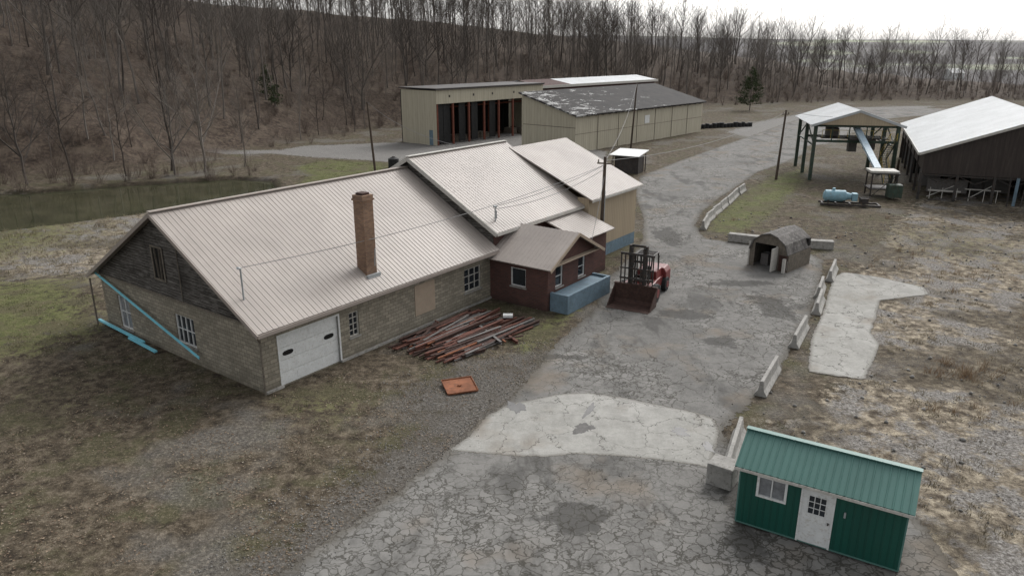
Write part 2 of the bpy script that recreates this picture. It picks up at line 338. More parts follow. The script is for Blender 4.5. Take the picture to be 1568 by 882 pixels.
def groundmat():
    m,nt,b=new('ground_soil_and_grass',.95,.1); P=posn(nt)
    at=lambda n: nd(nt,'ShaderNodeAttribute',attribute_name=n).outputs['Fac']
    n0=noise(nt,P,.13,3,.6); n1=noise(nt,P,.35,5,.68); n2=noise(nt,P,1.7,5,.72); n3=noise(nt,P,7,4,.75); n4=noise(nt,P,26,2,.7)
    def layer(c,lo=.35,hi=.65,f=n2): return ramp(nt,f,[(lo,c[0]),((lo+hi)/2,c[1]),(hi,c[2])])
    dirt=layer([(.033,.026,.019),(.08,.064,.045),(.16,.132,.098)],.37,.64)
    dirt=mix(nt,ramp(nt,n1,[(.49,0.),(.6,.7)]),dirt,layer([(.042,.042,.022),(.078,.075,.04),(.13,.12,.068)],.3,.7,n3))
    dirt=mix(nt,ramp(nt,n0,[(.53,0.),(.62,.7)]),dirt,layer([(.055,.05,.045),(.12,.112,.10),(.21,.2,.182)],.33,.66,n3))
    dirt=mix(nt,ramp(nt,n3,[(.56,0.),(.68,.75)]),dirt,(.22,.185,.14))
    straw=layer([(.07,.056,.042),(.19,.16,.12),(.38,.33,.25)],.39,.63)
    straw=mix(nt,ramp(nt,n1,[(.48,0.),(.55,.9)]),straw,layer([(.07,.063,.058),(.17,.16,.15),(.33,.318,.30)],.36,.64,n3))
    straw=mix(nt,ramp(nt,n0,[(.49,0.),(.57,.85)]),straw,layer([(.038,.03,.023),(.085,.07,.05),(.18,.155,.115)],.36,.66,n2))
    grass=layer([(.042,.054,.018),(.085,.098,.033),(.16,.152,.075)],.3,.7)
    grass=mix(nt,ramp(nt,n3,[(.48,0.),(.64,.65)]),grass,(.16,.142,.082))
    grass=mix(nt,ramp(nt,n1,[(.47,0.),(.58,.75)]),grass,(.095,.082,.05))
    grav=layer([(.05,.045,.04),(.105,.096,.085),(.20,.188,.17)],.3,.7,n3)
    grav=mix(nt,ramp(nt,n1,[(.48,0.),(.62,.7)]),grav,(.072,.06,.046))
    lgrav=layer([(.10,.096,.09),(.185,.178,.168),(.27,.26,.245)],.3,.7,n3)
    forest=layer([(.027,.021,.017),(.066,.049,.038),(.13,.10,.076)],.35,.68)
    forest=mix(nt,ramp(nt,n1,[(.5,0.),(.65,.6)]),forest,(.135,.108,.082))
    forest=mix(nt,ramp(nt,n3,[(.55,0.),(.7,.5)]),forest,(.028,.022,.018))
    pert=mth(nt,'ADD',mth(nt,'MULTIPLY',mth(nt,'SUBTRACT',n2,.5),1.5),mth(nt,'MULTIPLY',mth(nt,'SUBTRACT',n3,.5),1.1))
    def fac(n): return ramp(nt,mth(nt,'ADD',at(n),pert),[(.38,0.),(.62,1.)])
    c=mix(nt,fac('straw'),dirt,straw); c=mix(nt,fac('grass'),c,grass); c=mix(nt,fac('gravel'),c,grav); c=mix(nt,fac('lgravel'),c,lgrav); c=mix(nt,at('forest'),c,forest)
    c=mix(nt,ramp(nt,n4,[(.62,0.),(.75,.5)]),c,(.27,.25,.22))
    c=mix(nt,ramp(nt,n4,[(.32,.6),(.48,0.)]),c,(.022,.018,.014))
    haze_fieldc=ramp(nt,noise(nt,P,.006,2,.4),[(.44,(.12,.113,.113)),(.5,(.15,.143,.14)),(.58,(.18,.172,.167)),(.61,(.28,.30,.225)),(.7,(.36,.34,.285))])  # far woods and fields, paled so distance haze is painted into the colour
    c=mix(nt,at('far'),c,haze_fieldc)
    c=mix(nt,mth(nt,'MULTIPLY',at('wet'),.8),c,(.022,.018,.013))
    setc(nt,b,c)
    bump(nt,b,n3,.9,.07)
    return m
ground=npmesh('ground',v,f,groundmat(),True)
def att(n,a,o=None):
    t=(o or ground).data.attributes.new(n,'FLOAT','POINT'); t.data.foreach_set('value',a.astype(np.float32))
fz=lambda P,w=1.5: sm((sdf(x,y,P)+w)/(2*w))
hd=hilld(x,y)
att('grass',np.clip(np.maximum.reduce([fz(G1,3.5)*.7,fz(G2,3)*.95,fz(G3,2.5)*.85,fz(G4,1)*.6,fz(G5,2)*.45,.65*np.exp(-((x+48)**2+(y-62)**2)/200),.4*np.exp(-((x-38)**2+(y-62)**2)/150),.3*np.exp(-((x+22)**2+(y-31)**2)/40)]),0,1))
att('gravel',np.clip(fz(GR,1.6)*.7,0,1))
att('lgravel',np.clip(np.maximum.reduce([fz(GRD,2),fz(GRR,3),fz(TRACK,1.5)*.8,.6*np.exp(-((x-22)**2+(y-19)**2)/18)]),0,1))
att('straw',np.clip(np.maximum.reduce([fz(RIGHT,2)*.85,.75*sm((y-44)/8)*sm((-x-22)/6)*(1-sm((y-82)/8))]),0,1))
att('forest',sm((hd+1)/8))
att('wet',np.clip(sm((sdf(x,y,POND)+1.4)/1.6),0,1))
att('far',sm((np.hypot(x,y)-420)/150))  # distance mask that blends in the painted haze and field tones

def edgepoly(P,amp,step=.5):
    out=[]; n=len(P)
    for i in range(n):
        a=Vector(P[i]);b=Vector(P[(i+1)%n]); L=(b-a).length; k=max(1,int(L/step))
        for j in range(k): out.append(a.lerp(b,j/k))
    return out
def paved(name,P,z,mat,step):
    A_=np.array(P); gx=np.arange(A_[:,0].min()-1,A_[:,0].max()+1,step); gy=np.arange(A_[:,1].min()-1,A_[:,1].max()+1,step)
    XX,YY=np.meshgrid(gx,gy); a=XX.ravel();b=YY.ravel(); s=sdf(a,b,P)
    id_=np.arange(a.size).reshape(XX.shape); q=np.stack([id_[:-1,:-1],id_[:-1,1:],id_[1:,1:],id_[1:,:-1]],-1).reshape(-1,4)
    q=q[s[q].max(1)>-.5]; us,inv=np.unique(q,return_inverse=True); q=inv.reshape(-1,4)
    vv=np.stack([a[us],b[us],np.full(len(us),z)],1); o=npmesh(name,vv,q,mat); att('edge',s[us],o); 
    w_=np.zeros(len(us)); ax,by=a[us],b[us]
    for cx,cy,rx,ry in [(8.6,23.5,1.0,2.6),(11,43.5,2.2,1.2),(16.5,50,3.5,1.0),(17,45,1.4,3.5),(2.6,36.8,2.4,.5),(12,39,1.5,1.2),(8.0,21,.9,1.6),(22,57,2,1.5),(2.2,22.5,1.6,1.2),(6.5,47,1.5,3),(14,64,1.5,5)]: w_=np.maximum(w_,np.exp(-((ax-cx)/rx)**2-((by-cy)/ry)**2))
    att('damp',w_,o); return o
def asphalt(name,lo,hi,cs,patch,crackc=(.04,.037,.03),gator=True,big=.28,ea=.28,st=.53):
    m,nt,b=new(name,.9,.12); P=posn(nt)
    n1=noise(nt,P,.18,4,.6); n2=noise(nt,P,.9,5,.72); n3=noise(nt,P,14,3,.8); n5=noise(nt,P,3.5,4,.75)
    c=ramp(nt,n1,[(.32,lo),(.68,hi)]); c=mix(nt,ramp(nt,n2,[(.42,.0),(.6,.55)]),c,tuple(q*.7 for q in lo))
    c=mix(nt,ramp(nt,n3,[(.4,.0),(.8,.5)]),c,tuple(min(1,q*1.4) for q in hi))
    c=mix(nt,ramp(nt,n5,[(.52,.0),(.7,.45)]),c,tuple(q*.6 for q in lo))
    warp=nd(nt,'ShaderNodeTexNoise',{'Vector':P,'Scale':1.3,'Detail':3.,'Roughness':.65}).outputs['Color']
    V=nd(nt,'ShaderNodeVectorMath',{0:P,1:nd(nt,'ShaderNodeVectorMath',{0:warp,'Scale':.9},operation='SCALE').outputs[0]},operation='ADD').outputs[0]
    wv=mth(nt,'ADD',.35,mth(nt,'MULTIPLY',n5,1.3))
    def crack(sc,w,vec=V):
        e=nd(nt,'ShaderNodeTexVoronoi',{'Vector':vec,'Scale':sc},feature='DISTANCE_TO_EDGE').outputs['Distance']
        return ramp(nt,mth(nt,'DIVIDE',e,wv),[(0.,1.),(w*.4,.85),(w,0.)])
    wb=nd(nt,'ShaderNodeTexNoise',{'Vector':P,'Scale':.35,'Detail':5.,'Roughness':.6}).outputs['Color']
    V2=nd(nt,'ShaderNodeVectorMath',{0:P,1:nd(nt,'ShaderNodeVectorMath',{0:wb,'Scale':4.},operation='SCALE').outputs[0]},operation='ADD').outputs[0]
    k=mth(nt,'MULTIPLY',crack(big,.008*(big/.28),V2),ramp(nt,n1,[(.42,.4),(.5,1.)]))
    yy=nd(nt,'ShaderNodeSeparateXYZ',{0:P}).outputs[1]
    if gator:
        mk=noise(nt,P,.16,2,.5); mask=ramp(nt,mk,[(patch,0.),(patch+.08,1.)])
        near=ramp(nt,mth(nt,'DIVIDE',mth(nt,'ADD',yy,mth(nt,'MULTIPLY',n1,10.)),100.),[(.27,1.),(.34,0.)])
        near=mth(nt,'MULTIPLY',near,ramp(nt,n2,[(.38,.3),(.5,1.)]))
        mm=mth(nt,'MAXIMUM',mask,near)
        g=mth(nt,'MULTIPLY',crack(cs,.07),mm); g2=mth(nt,'MULTIPLY',crack(cs*.36,.026),ramp(nt,mk,[(.40,.25),(.5,1.)]))
        k=mth(nt,'MAXIMUM',mth(nt,'MAXIMUM',g,g2),k)
        cell=nd(nt,'ShaderNodeTexVoronoi',{'Vector':V,'Scale':cs}).outputs['Color']
        cv=nd(nt,'ShaderNodeSeparateXYZ',{0:cell}).outputs[0]
        c=mix(nt,mth(nt,'MULTIPLY',mm,ramp(nt,cv,[(0.,.0),(1.,.5)])),c,tuple(q*1.35 for q in hi))
    stain=ramp(nt,noise(nt,mapp(nt,P,(1,.45,1),(0,0,.5)),.33,5,.65,.4),[(st,0.),(st+.09,.65)])
    c=mix(nt,stain,c,tuple(q*.5 for q in lo))
    rst=ramp(nt,noise(nt,P,.23,3,.6),[(.54,0.),(.66,.5)]); c=mix(nt,rst,c,(.17,.135,.10))
    if gator:
        dp_=ramp(nt,mth(nt,'ADD',nd(nt,'ShaderNodeAttribute',attribute_name='damp').outputs['Fac'],mth(nt,'MULTIPLY',mth(nt,'SUBTRACT',n2,.5),1.6)),[(.5,0.),(.64,.75)])
        c=mix(nt,dp_,c,(.062,.06,.056))
    c=mix(nt,mth(nt,'MULTIPLY',k,.8),c,crackc)
    ed=nd(nt,'ShaderNodeAttribute',attribute_name='edge').outputs['Fac']
    pe=mth(nt,'ADD',ed,mth(nt,'ADD',mth(nt,'MULTIPLY',mth(nt,'SUBTRACT',n2,.5),ea*4),mth(nt,'MULTIPLY',mth(nt,'SUBTRACT',n5,.5),ea*2.5)))
    c=mix(nt,ramp(nt,pe,[(.0,.75),(ea*2.,0.)]),c,(.085,.075,.06))
    setc(nt,b,c)
    al=ramp(nt,pe,[(0.,0.),(.04,1.)]); nt.links.new(al,b.inputs['Alpha'])
    bump(nt,b,n3,.35,.02)
    return m
MA=asphalt('cracked_asphalt',(.125,.121,.114),(.19,.184,.173),2.2,.5)
MC=asphalt('old_concrete',(.255,.25,.23),(.33,.323,.302),1.0,.62,gator=False,big=.5,ea=.11,st=.6)
paved('asphalt_road',ROAD,.012,MA,.6); paved('concrete_slab',SLAB,.018,MC,.25); paved('concrete_pad',PAD,.03,MC,.3)
mp,nt,b=new('puddle_water',.12,.4); setc(nt,b,ramp(nt,noise(nt,posn(nt),2.,4),[(.3,(.06,.057,.053)),(.7,(.10,.096,.09))]))
def blob(cx,cy,rx,ry,rot,n=70):
    ph=[random.uniform(0,6.3) for _ in range(7)]; out=[]
    for i in range(n):
        t=2*math.pi*i/n; r=1+.22*math.sin(2*t+ph[0])+.18*math.sin(3*t+ph[1])+.12*math.sin(5*t+ph[2])+.09*math.sin(9*t+ph[3])+.06*math.sin(14*t+ph[4])+.04*math.sin(23*t+ph[5])
        a=rx*r*math.cos(t);c=ry*r*math.sin(t); out.append((cx+a*math.cos(rot)-c*math.sin(rot),cy+a*math.sin(rot)+c*math.cos(rot)))
    return out
pu=empty('puddles')
for i,(cx,cy,rx,ry,ro) in enumerate([(.2,30.9,.35,.6,.2),(3.6,30.6,.15,.7,-.5),(7.4,28.6,.3,.4,1.),(8.3,27.3,.18,.4,.2)]):
    p=blob(cx,cy,rx,ry,ro); m=MB(); m.v=[(a,c,.024) for a,c in p]; m.f=[tuple(range(len(p)))]
    m.obj('puddle_%d'%i,mp,pu,uv=False)
pat=blob(3.15,28.9,.45,.42,.6); m=MB(); m.v=[(a,c,.023) for a,c in pat]; m.f=[tuple(range(len(pat)))]; m.obj('asphalt_patch',plain('patch_asphalt',(.12,.115,.11),.85,.3,6),None,uv=False)
mw,nt,b=new('pond_water',.05,.4); P=posn(nt); setc(nt,b,ramp(nt,noise(nt,P,.3,5),[(.35,(.03,.033,.018)),(.65,(.06,.06,.034))])); bump(nt,b,noise(nt,P,2.,3),.06,.02)
m=MB(); m.quad((-110,50,-.42),(-25,50,-.42),(-25,99,-.42),(-110,99,-.42)); m.obj('pond_water',mw,None,uv=False)

# ------------------------------------------------------------------ block garage building
A=empty('concrete_block_garage_building',(-11.98,32.3,0),54)
WA,EA,RA=15.2,3.6,8.0
fh=[(1.0,4.75,0.02,2.65),(5.5,6.2,1.15,2.55),(15.2,16.9,1.05,2.6)]
wall('front_wall',A,M['block'],(0,0),(1,0),18.3,-.4,EA,fh)
gh=[(WA-7.5,WA-5.7,.95,2.6),(WA-13.6,WA-12.3,.45,2.45)]
wall('gable_wall',A,M['block'],(0,WA),(0,-1),WA,-.4,EA,gh)
wall('back_wall',A,M['block'],(37,WA),(-1,0),37,-.4,EA)
m=MB(); m.quad((-.05,WA+.02,EA-.1),(-.05,-.02,EA-.1),(-.05,-.02,EA),(-.05,WA/2,RA),(-.05,WA+.02,EA)); m.obj('gable_siding',M['siding'],A)
m=MB(); m.box(-.09,-.052,-.02,WA+.02,EA-.2,EA-.1); m.obj('gable_base_board',M['wood'],A)
boxo('gable_opening',M['dark'],A,-.075,-.055,7.7,8.65,4.4,6.1)
m=MB(); m.box(-.12,-.08,7.6,7.72,4.3,6.2); m.box(-.12,-.08,8.63,8.75,4.3,6.2); m.box(-.12,-.08,7.72,8.63,6.1,6.2); m.box(-.12,-.08,7.72,8.63,4.3,4.4)
m.beam((-.1,8.2,4.4),(-.1,8.35,6.1),.12,.03); m.beam((-.11,7.95,4.4),(-.11,7.85,6.1),.1,.03); m.obj('gable_opening_boards',M['wood'],A)
sl=(RA-EA)/(WA/2)
roofpl('roof_front',A,M['roof'],(-.5,-.55,EA-.55*sl+.1),(18.25,-.55,EA-.55*sl+.1),(-.5,WA/2,RA+.1))
roofpl('roof_back',A,M['roof'],(-.5,WA+.55,EA-.55*sl+.1),(18.25,WA+.55,EA-.55*sl+.1),(-.5,WA/2,RA+.1))
m=MB(); m.beam((-.5,WA/2,RA+.15),(18.2,WA/2,RA+.15),.35,.05); 
m.beam((-.53,-.6,EA-.55*sl-.02),(-.53,WA/2,RA-.02),.05,.2); m.beam((-.53,WA+.6,EA-.55*sl-.02),(-.53,WA/2,RA-.02),.05,.2)
m.box(-.5,18.2,-.62,-.56,EA-.55*sl-.12,EA-.55*sl+.06); m.obj('roof_trim',M['rooft'],A)
boxo('soffit',M['wood'],A,0,18.2,-.5,-.01,EA-.42,EA-.38)
m=MB()
for i in range(4):
    z0=.03+i*.655
    m.box(1.0,4.75,.12,.17,z0,z0+.638)
    for k in range(4): m.box(1.08+k*.92,1.08+k*.92+.83,.108,.118,z0+.12,z0+.5)
m.obj('garage_door',M['white'],A)
boxo('garage_door_gaps',M['dark'],A,1.0,4.75,.175,.19,.02,2.65)
m=MB()
for cx in (1.55,4.15):
    i=len(m.v); n=20; m.v+=[(cx+.33*math.copysign(abs(math.cos(2*math.pi*k/n))**.6,math.cos(2*math.pi*k/n)),.1,1.66+.13*math.sin(2*math.pi*k/n)) for k in range(n)]; m.f.append(tuple(range(i,i+n)))
m.obj('garage_door_windows',M['dark'],A)
m=MB(); m.box(.9,1.0,-.02,.12,0,2.75); m.box(4.75,4.85,-.02,.12,0,2.75); m.box(1.0,4.75,-.02,.12,2.65,2.75); m.obj('garage_door_frame',M['white'],A)
window('side_window',A,(0,0),(1,0),5.5,6.2,1.15,2.55,2,4,'offwhite','glass')
window('large_window',A,(0,0),(1,0),15.2,16.9,1.05,2.6,3,3,'offwhite','glass')
window('gable_window',A,(0,WA),(0,-1),WA-7.5,WA-5.7,.95,2.6,4,2,'white','glass')
window('gable_door_window',A,(0,WA),(0,-1),WA-13.6,WA-12.3,.45,2.45,2,2,'white','glass2')
boxo('boarded_opening',M['board'],A,10.6,12.35,-.03,-.005,.85,2.75)
m=MB(); m.box(0,1.0,-.12,-.003,-.3,.12); m.box(4.75,18.3,-.12,-.003,-.3,.12); m.obj('footing',M['conc'],A)
m=MB(); m.box(7.5,8.25,.55,1.3,0,8.2); m.box(7.44,8.31,.49,1.36,8.2,8.3); m.box(7.48,8.27,.53,1.32,8.3,8.5); m.obj('chimney',M['chim'],A)
m=MB(); m.box(7.62,8.13,.67,1.18,8.5,8.62); m.obj('chimney_cap',M['rust3'],A)
m=MB(); m.tube([(7.88,.3,4.6),(7.88,.2,5.6)],.03,6); m.box(7.4,8.35,.35,.52,3.9,4.1); m.obj('chimney_flashing_pipe',M['galv'],A)
m=MB(); m.cyl((.3,1.4,4.2),(.3,1.4,6.1),.045,8); m.cyl((.3,1.4,6.05),(.1,1.3,6.15),.07,8); m.obj('service_mast',M['galv'],A)
m=MB(); m.cyl((-.12,6.2,3.5),(-.12,6.2,7.2),.025,6); m.obj('gable_conduit',M['wood'],A)
m=MB(); m.cyl((-.35,-.3,3.1),(-.12,-.1,2.8),.05,8); m.cyl((-.1,-.1,2.8),(-.1,-.1,0),.05,8); m.cyl((-.5,WA+.3,3.2),(-.5,WA+.3,-.1),.05,8); m.obj('downspouts',M['wood'],A)
m=MB(); m.beam((-.2,15.4,3.5),(-.35,5.0,.75),.05,.14); m.beam((-.35,15.6,.55),(-.35,10.6,.28),.16,.1); m.beam((-.5,11.9,.3),(-.6,8.9,.22),.16,.1); m.obj('cyan_strips',M['cyan'],A)
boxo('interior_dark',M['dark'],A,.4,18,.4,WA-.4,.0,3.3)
EB,RB,WB=4.8,8.75,14.4
wall('middle_front_wall',A,M['brick'],(18.3,0),(1,0),10.7,-.3,EB)
m=MB(); m.quad((18.28,WB,EA-.5),(18.28,0,EA-.5),(18.28,0,EB),(18.28,WB/2,RB),(18.28,WB,EB)); m.obj('middle_gable_wall',M['siding'],A)
m=MB(); m.quad((29.02,0,0),(29.02,WB,0),(29.02,WB,EB),(29.02,WB/2,RB),(29.02,0,EB)); m.obj('middle_far_gable',M['tanwall'],A)
sb=(RB-EB)/(WB/2)
roofpl('middle_roof_front',A,M['roof'],(17.9,-.6,EB-.6*sb+.1),(29.4,-.6,EB-.6*sb+.1),(17.9,WB/2,RB+.1))
roofpl('middle_roof_back',A,M['roof'],(17.9,WB+.6,EB-.6*sb+.1),(29.4,WB+.6,EB-.6*sb+.1),(17.9,WB/2,RB+.1))
m=MB(); m.beam((17.87,-.6,EB-.6*sb-.05),(17.87,WB/2,RB-.02),.05,.28); m.beam((17.87,WB+.6,EB-.6*sb-.05),(17.87,WB/2,RB-.02),.05,.28); m.box(17.9,29.4,-.66,-.61,EB-.6*sb-.12,EB-.6*sb+.06)
m.beam((17.9,WB/2,RB+.15),(29.4,WB/2,RB+.15),.35,.05); m.obj('middle_roof_trim',M['offwhite'],A)
m=MB(); m.cyl((18.9,.3,5),(18.9,.3,6),.05,8); m.box(18.8,19,.2,.4,6,6.12); m.cyl((19.3,.5,5),(19.3,.5,5.7),.04,8); m.obj('roof_vents',M['galv'],A)
EC,RC,WC0,WC1=5.15,8.35,-1.0,13.8; mc=(WC0+WC1)/2; sc_=(RC-EC)/(mc-WC0)
wall('end_front_wall',A,M['tanwall'],(29,WC0),(1,0),8,1.0,EC)
wall('end_front_wall_base',A,M['bluewall'],(29,WC0),(1,0),8,-.3,1.0)
wall('end_side_wall',A,M['tanwall'],(37,WC0),(0,1),WC1-WC0,-.3,EC)
wall('end_left_wall',A,M['tanwall'],(29.0,.0),(0,-1),1.0,-.3,EC)
m=MB(); m.quad((37.0,WC0,EC),(37.0,WC1,EC),(37.0,mc,RC)); m.obj('end_gable',M['tanwall'],A)
roofpl('end_roof_front',A,M['roof'],(28.8,WC0-.4,EC-.4*sc_+.1),(37.4,WC0-.4,EC-.4*sc_+.1),(28.8,mc,RC+.1))
roofpl('end_roof_back',A,M['roof'],(28.8,WC1+.4,EC-.4*sc_+.1),(37.4,WC1+.4,EC-.4*sc_+.1),(28.8,mc,RC+.1))
m=MB(); m.box(28.8,37.4,WC0-.46,WC0-.41,EC-.4*sc_-.1,EC-.4*sc_+.06); m.obj('end_fascia',M['offwhite'],A)
a0,a1,aw=17.9,23.7,-4.6; EN,RN=3.1,4.6; am=(a0+a1)/2
wall('annex_left_wall',A,M['brick'],(a0,0),(0,-1),4.6,-.3,EN,[(1.7,2.9,1.25,2.5)])
window('annex_left_window',A,(a0,0),(0,-1),1.7,2.9,1.25,2.5,1,1,'white','glass')
ah=[(.9,1.8,1.35,2.75),(3.7,4.6,1.35,2.75)]
wall('annex_front_wall',A,M['brick'],(a0,aw),(1,0),a1-a0,-.3,EN,ah)
for i,h in enumerate(ah): window('annex_window_%d'%i,A,(a0,aw),(1,0),*h,1,2,'white','glass')
wall('annex_right_wall',A,M['brick'],(a1,aw),(0,1),4.6,-.3,EN)
m=MB(); m.quad((a0,aw,EN),(a1,aw,EN),(am,aw,RN)); m.obj('annex_gable',M['brick'],A)
boxo('annex_interior',M['dark'],A,a0+.4,a1-.4,aw+.4,-.3,0,3)
sn=(RN-EN)/(am-a0)
roofpl('annex_roof_left',A,M['roof'],(a0-.5,aw-.5,EN-.5*sn+.08),(a0-.5,-.02,EN-.5*sn+.08),(am,aw-.5,RN+.08))
roofpl('annex_roof_right',A,M['roof'],(a1+.5,aw-.5,EN-.5*sn+.08),(a1+.5,-.02,EN-.5*sn+.08),(am,aw-.5,RN+.08))
m=MB(); m.beam((a0-.5,aw-.54,EN-.5*sn-.02),(am,aw-.54,RN-.02),.05,.2); m.beam((a1+.5,aw-.54,EN-.5*sn-.02),(am,aw-.54,RN-.02),.05,.2); m.obj('annex_trim',M['board'],A)
boxo('annex_soffit',M['board'],A,a0,a1,aw-.45,aw-.02,EN-.14,EN-.1)
wall('leanto_front_wall',A,M['brick'],(a1,-3.0),(1,0),4.6,-.3,3.2)
roofpl('leanto_roof',A,M['roof'],(a1+.2,-3.5,3.25),(28.7,-3.5,3.25),(a1+.2,-.02,4.4))
wall('leanto_right_wall',A,M['brick'],(a1+4.6,-3.0),(0,1),3,-.3,3.3)
m=MB(); m.box(18.1,23.6,-6.0,-5.8,0,1.25); m.box(18.1,18.3,-5.8,-4.65,0,1.25); m.box(23.4,23.6,-5.8,-4.65,0,1.25); m.box(18.3,23.4,-5.8,-4.62,0,1.1); m.obj('blue_porch_wall',M['bluewall'],A,bevel=.02)
# ------------------------------------------------------------------ open-fronted warehouse
D=empty('open_fronted_warehouse',(-12.9,128,0),49)
wall('left_end_wall',D,M['creamwall'],(0,9),(0,-1),9,-.5,9.2,[(7.0,8.0,0,2.6)])
boxo('personnel_door',M['bluewall'],D,.03,.1,1.0,2.0,0,2.6)
wall('fascia',D,M['creamwall'],(0,0),(1,0),29,7.0,9.4)
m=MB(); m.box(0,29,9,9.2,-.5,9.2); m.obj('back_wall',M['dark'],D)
m=MB(); m.box(-.3,29,-.3,9.3,9.42,9.6); m.obj('roof',M['steel'],D)
m=MB()
for xx in (.2,4,8,12,16,20,24,28.6): m.box(xx,xx+.3,.1,.4,-.3,7.0)
for xx in (10,18): m.box(xx,xx+.3,4.5,4.8,-.3,7.0)
m.box(.2,28.6,4.5,4.8,5.8,6.1); m.obj('front_columns',M['rustcol'],D)
m=MB()
for xx in (.5,2.2,6,9.2,14,26): m.box(xx,xx+1.6,.6,.7,.3,6.95)
for xx in range(2,29,3): m.box(xx,xx+.2,8,8.2,0,7)
m.obj('black_tarps',M['black'],D)
m=MB()
for i in range(16): 
    xx=random.uniform(2,26); m.box(xx,xx+random.uniform(.6,2),random.uniform(1.5,3),random.uniform(3.5,6),0,random.uniform(.4,1.6))
m.obj('stored_materials',M['wood'],D)
m=MB()
for xx in (3,9,14,20): m.box(xx,xx+.35,-.03,-.005,8.0,8.4)
m.obj('bay_numbers',M['steel'],D)
boxo('eave_trim',M['steel'],D,-.32,29,-.36,-.3,9.3,9.6)
Fb=empty('dark_red_warehouse',(-12.9+29.5*.656,128+29.5*.755,0),49)
wall('front_wall',Fb,M['darkred'],(0,1),(1,0),44,0,8.8)
wall('left_wall',Fb,M['creamwall'],(0,12),(0,-1),11,0,8.8)
wall('right_wall',Fb,M['creamwall'],(44,1),(0,1),11,0,8.8)
roofpl('roof_near',Fb,M['roofw'],(10,.4,8.9),(44.5,.4,8.9),(10,6.5,9.9),rib=1.2)
roofpl('roof_far',Fb,M['roofw'],(-.4,12.5,8.9),(44.5,12.5,8.9),(-.4,6.5,9.9),rib=1.2)
roofpl('roof_near_dark',Fb,M['darkred'],(-.4,.4,8.9),(10,.4,8.9),(-.4,6.5,9.9),rib=1.2)
m=MB(); m.box(-.4,44.5,.3,.4,8.5,9.0); m.obj('roof_edge',M['offwhite'],Fb)
# ------------------------------------------------------------------ long warehouse with worn roof
E=empty('long_tan_warehouse',(10.1,118.7,0),49)
LE,WE=43,11.2
wall('long_wall',E,M['creamwall'],(0,0),(1,0),LE,.9,6.0); wall('long_wall_base',E,M['creamwall'],(0,0),(1,0),LE,-.3,.9)
m=MB(); m.quad((0,WE,-.3),(0,0,-.3),(0,0,6.0),(0,WE,9.0)); m.obj('end_wall',M['creamwall'],E)
m=MB(); m.quad((LE,0,-.3),(LE,WE,-.3),(LE,WE,9),(LE,0,6)); m.quad((0,WE,-.3),(LE,WE,-.3),(LE,WE,9),(0,WE,9)); m.obj('rear_walls',M['creamwall'],E)
roofpl('worn_roof',E,M['mroof'],(-.5,-.6,5.95),(LE+.5,-.6,5.95),(-.5,WE+.3,9.15),rib=0,th=.25)
m=MB(); m.box(-.02,.0,-.04,10.9,3.9,4.0); m.box(0,LE,-.03,-.004,2.9,2.96)
for xx in (6.2,12.4,18.4,24.6,30.8,36.8): m.box(xx,xx+.1,-.05,-.004,0,5.9)
m.obj('wall_trim',M['wood'],E)
boxo('white_sign',M['white'],E,21,22.6,-.06,-.01,3.2,4.6)
m=MB()
for xx in range(1,42,2): m.box(xx,xx+.15,-.6,-.1,5.6,5.75)
m.obj('rafter_tails',M['wood'],E)
# ------------------------------------------------------------------ steel canopy with conveyor
G=empty('steel_loading_canopy',(38.2,93.6,0),-12)
m=MB()
for yy in (0,6,12):
    for xx in (0,9.6): m.box(xx-.2,xx+.2,yy-.2,yy+.2,0,7.0)
    m.box(-.1,9.7,yy-.1,yy+.1,6.7,7.0)
for xx in (0,9.6): m.box(xx-.1,xx+.1,0,12,6.65,6.95); m.beam((xx,0,4.4),(xx,6,6.7),.12); m.beam((xx,12,4.4),(xx,6,6.7),.12); m.box(xx-.08,xx+.08,.2,11.8,4.3,4.45)
m.box(.2,9.5,-.1,.1,4.8,5.1); m.box(.2,9.5,5.9,6.1,4.8,5.1)
for xx in (2,4,6,8): m.box(xx-.06,xx+.06,-.06,.06,5.1,6.7)
m.obj('steel_frame',M['gsteel'],G)
m=MB(); m.quad((-.5,-.6,7.0),(10.1,-.6,7.0),(4.8,-.6,8.7)); m.quad((-.5,12.6,7.0),(10.1,12.6,7.0),(4.8,12.6,8.7)); m.obj('gable_panels',M['tanwall'],G)
roofpl('roof_left',G,M['roofw'],(-.7,-.8,6.95),(-.7,12.8,6.95),(4.8,-.8,8.85),rib=.6); roofpl('roof_right',G,M['roofw'],(10.3,-.8,6.95),(10.3,12.8,6.95),(4.8,-.8,8.85),rib=.6)
m=MB(); m.beam((-.7,-.7,6.85),(4.8,-.7,8.7),.08,.3); m.beam((10.3,-.7,6.85),(4.8,-.7,8.7),.08,.3); m.obj('fascia',M['roofw'],G)
m=MB(); m.beam((5.0,1.5,6.7),(5.7,-8.5,2.9),.75,.3); m.obj('conveyor_chute',M['chute'],G)
m=MB(); m.box(4.0,6.4,-1,2.4,5.2,5.4); m.box(1,9,1,4,5.15,5.25)
for xx in (4.7,7.3):
    for yy in (-10.8,-8.4): m.box(xx-.07,xx+.07,yy-.07,yy+.07,0,2.9)
m.box(4.5,7.5,-11,-8.2,2.6,2.75); m.box(4.5,7.5,-11,-8.2,.9,1.0); m.beam((4.7,-10.8,0),(7.3,-10.8,2.6),.06); m.beam((7.3,-8.4,0),(7.3,-10.8,2.6),.06)
m.obj('hopper_stand',M['steel'],G)
boxo('hopper_cover',M['offwhite'],G,4.4,7.4,-11,-8.6,2.78,3.0)
boxo('green_bin',M['gsteel'],G,6.2,7.6,-12.4,-11.1,.3,1.7)
m=MB(); m.box(5.0,6.0,4,5,3.2,5.0); m.box(7,8.2,4,5.4,3.5,4.9); m.box(2,3.4,3,4.6,5.3,6.3); m.obj('drive_units',M['greysteel'],G)
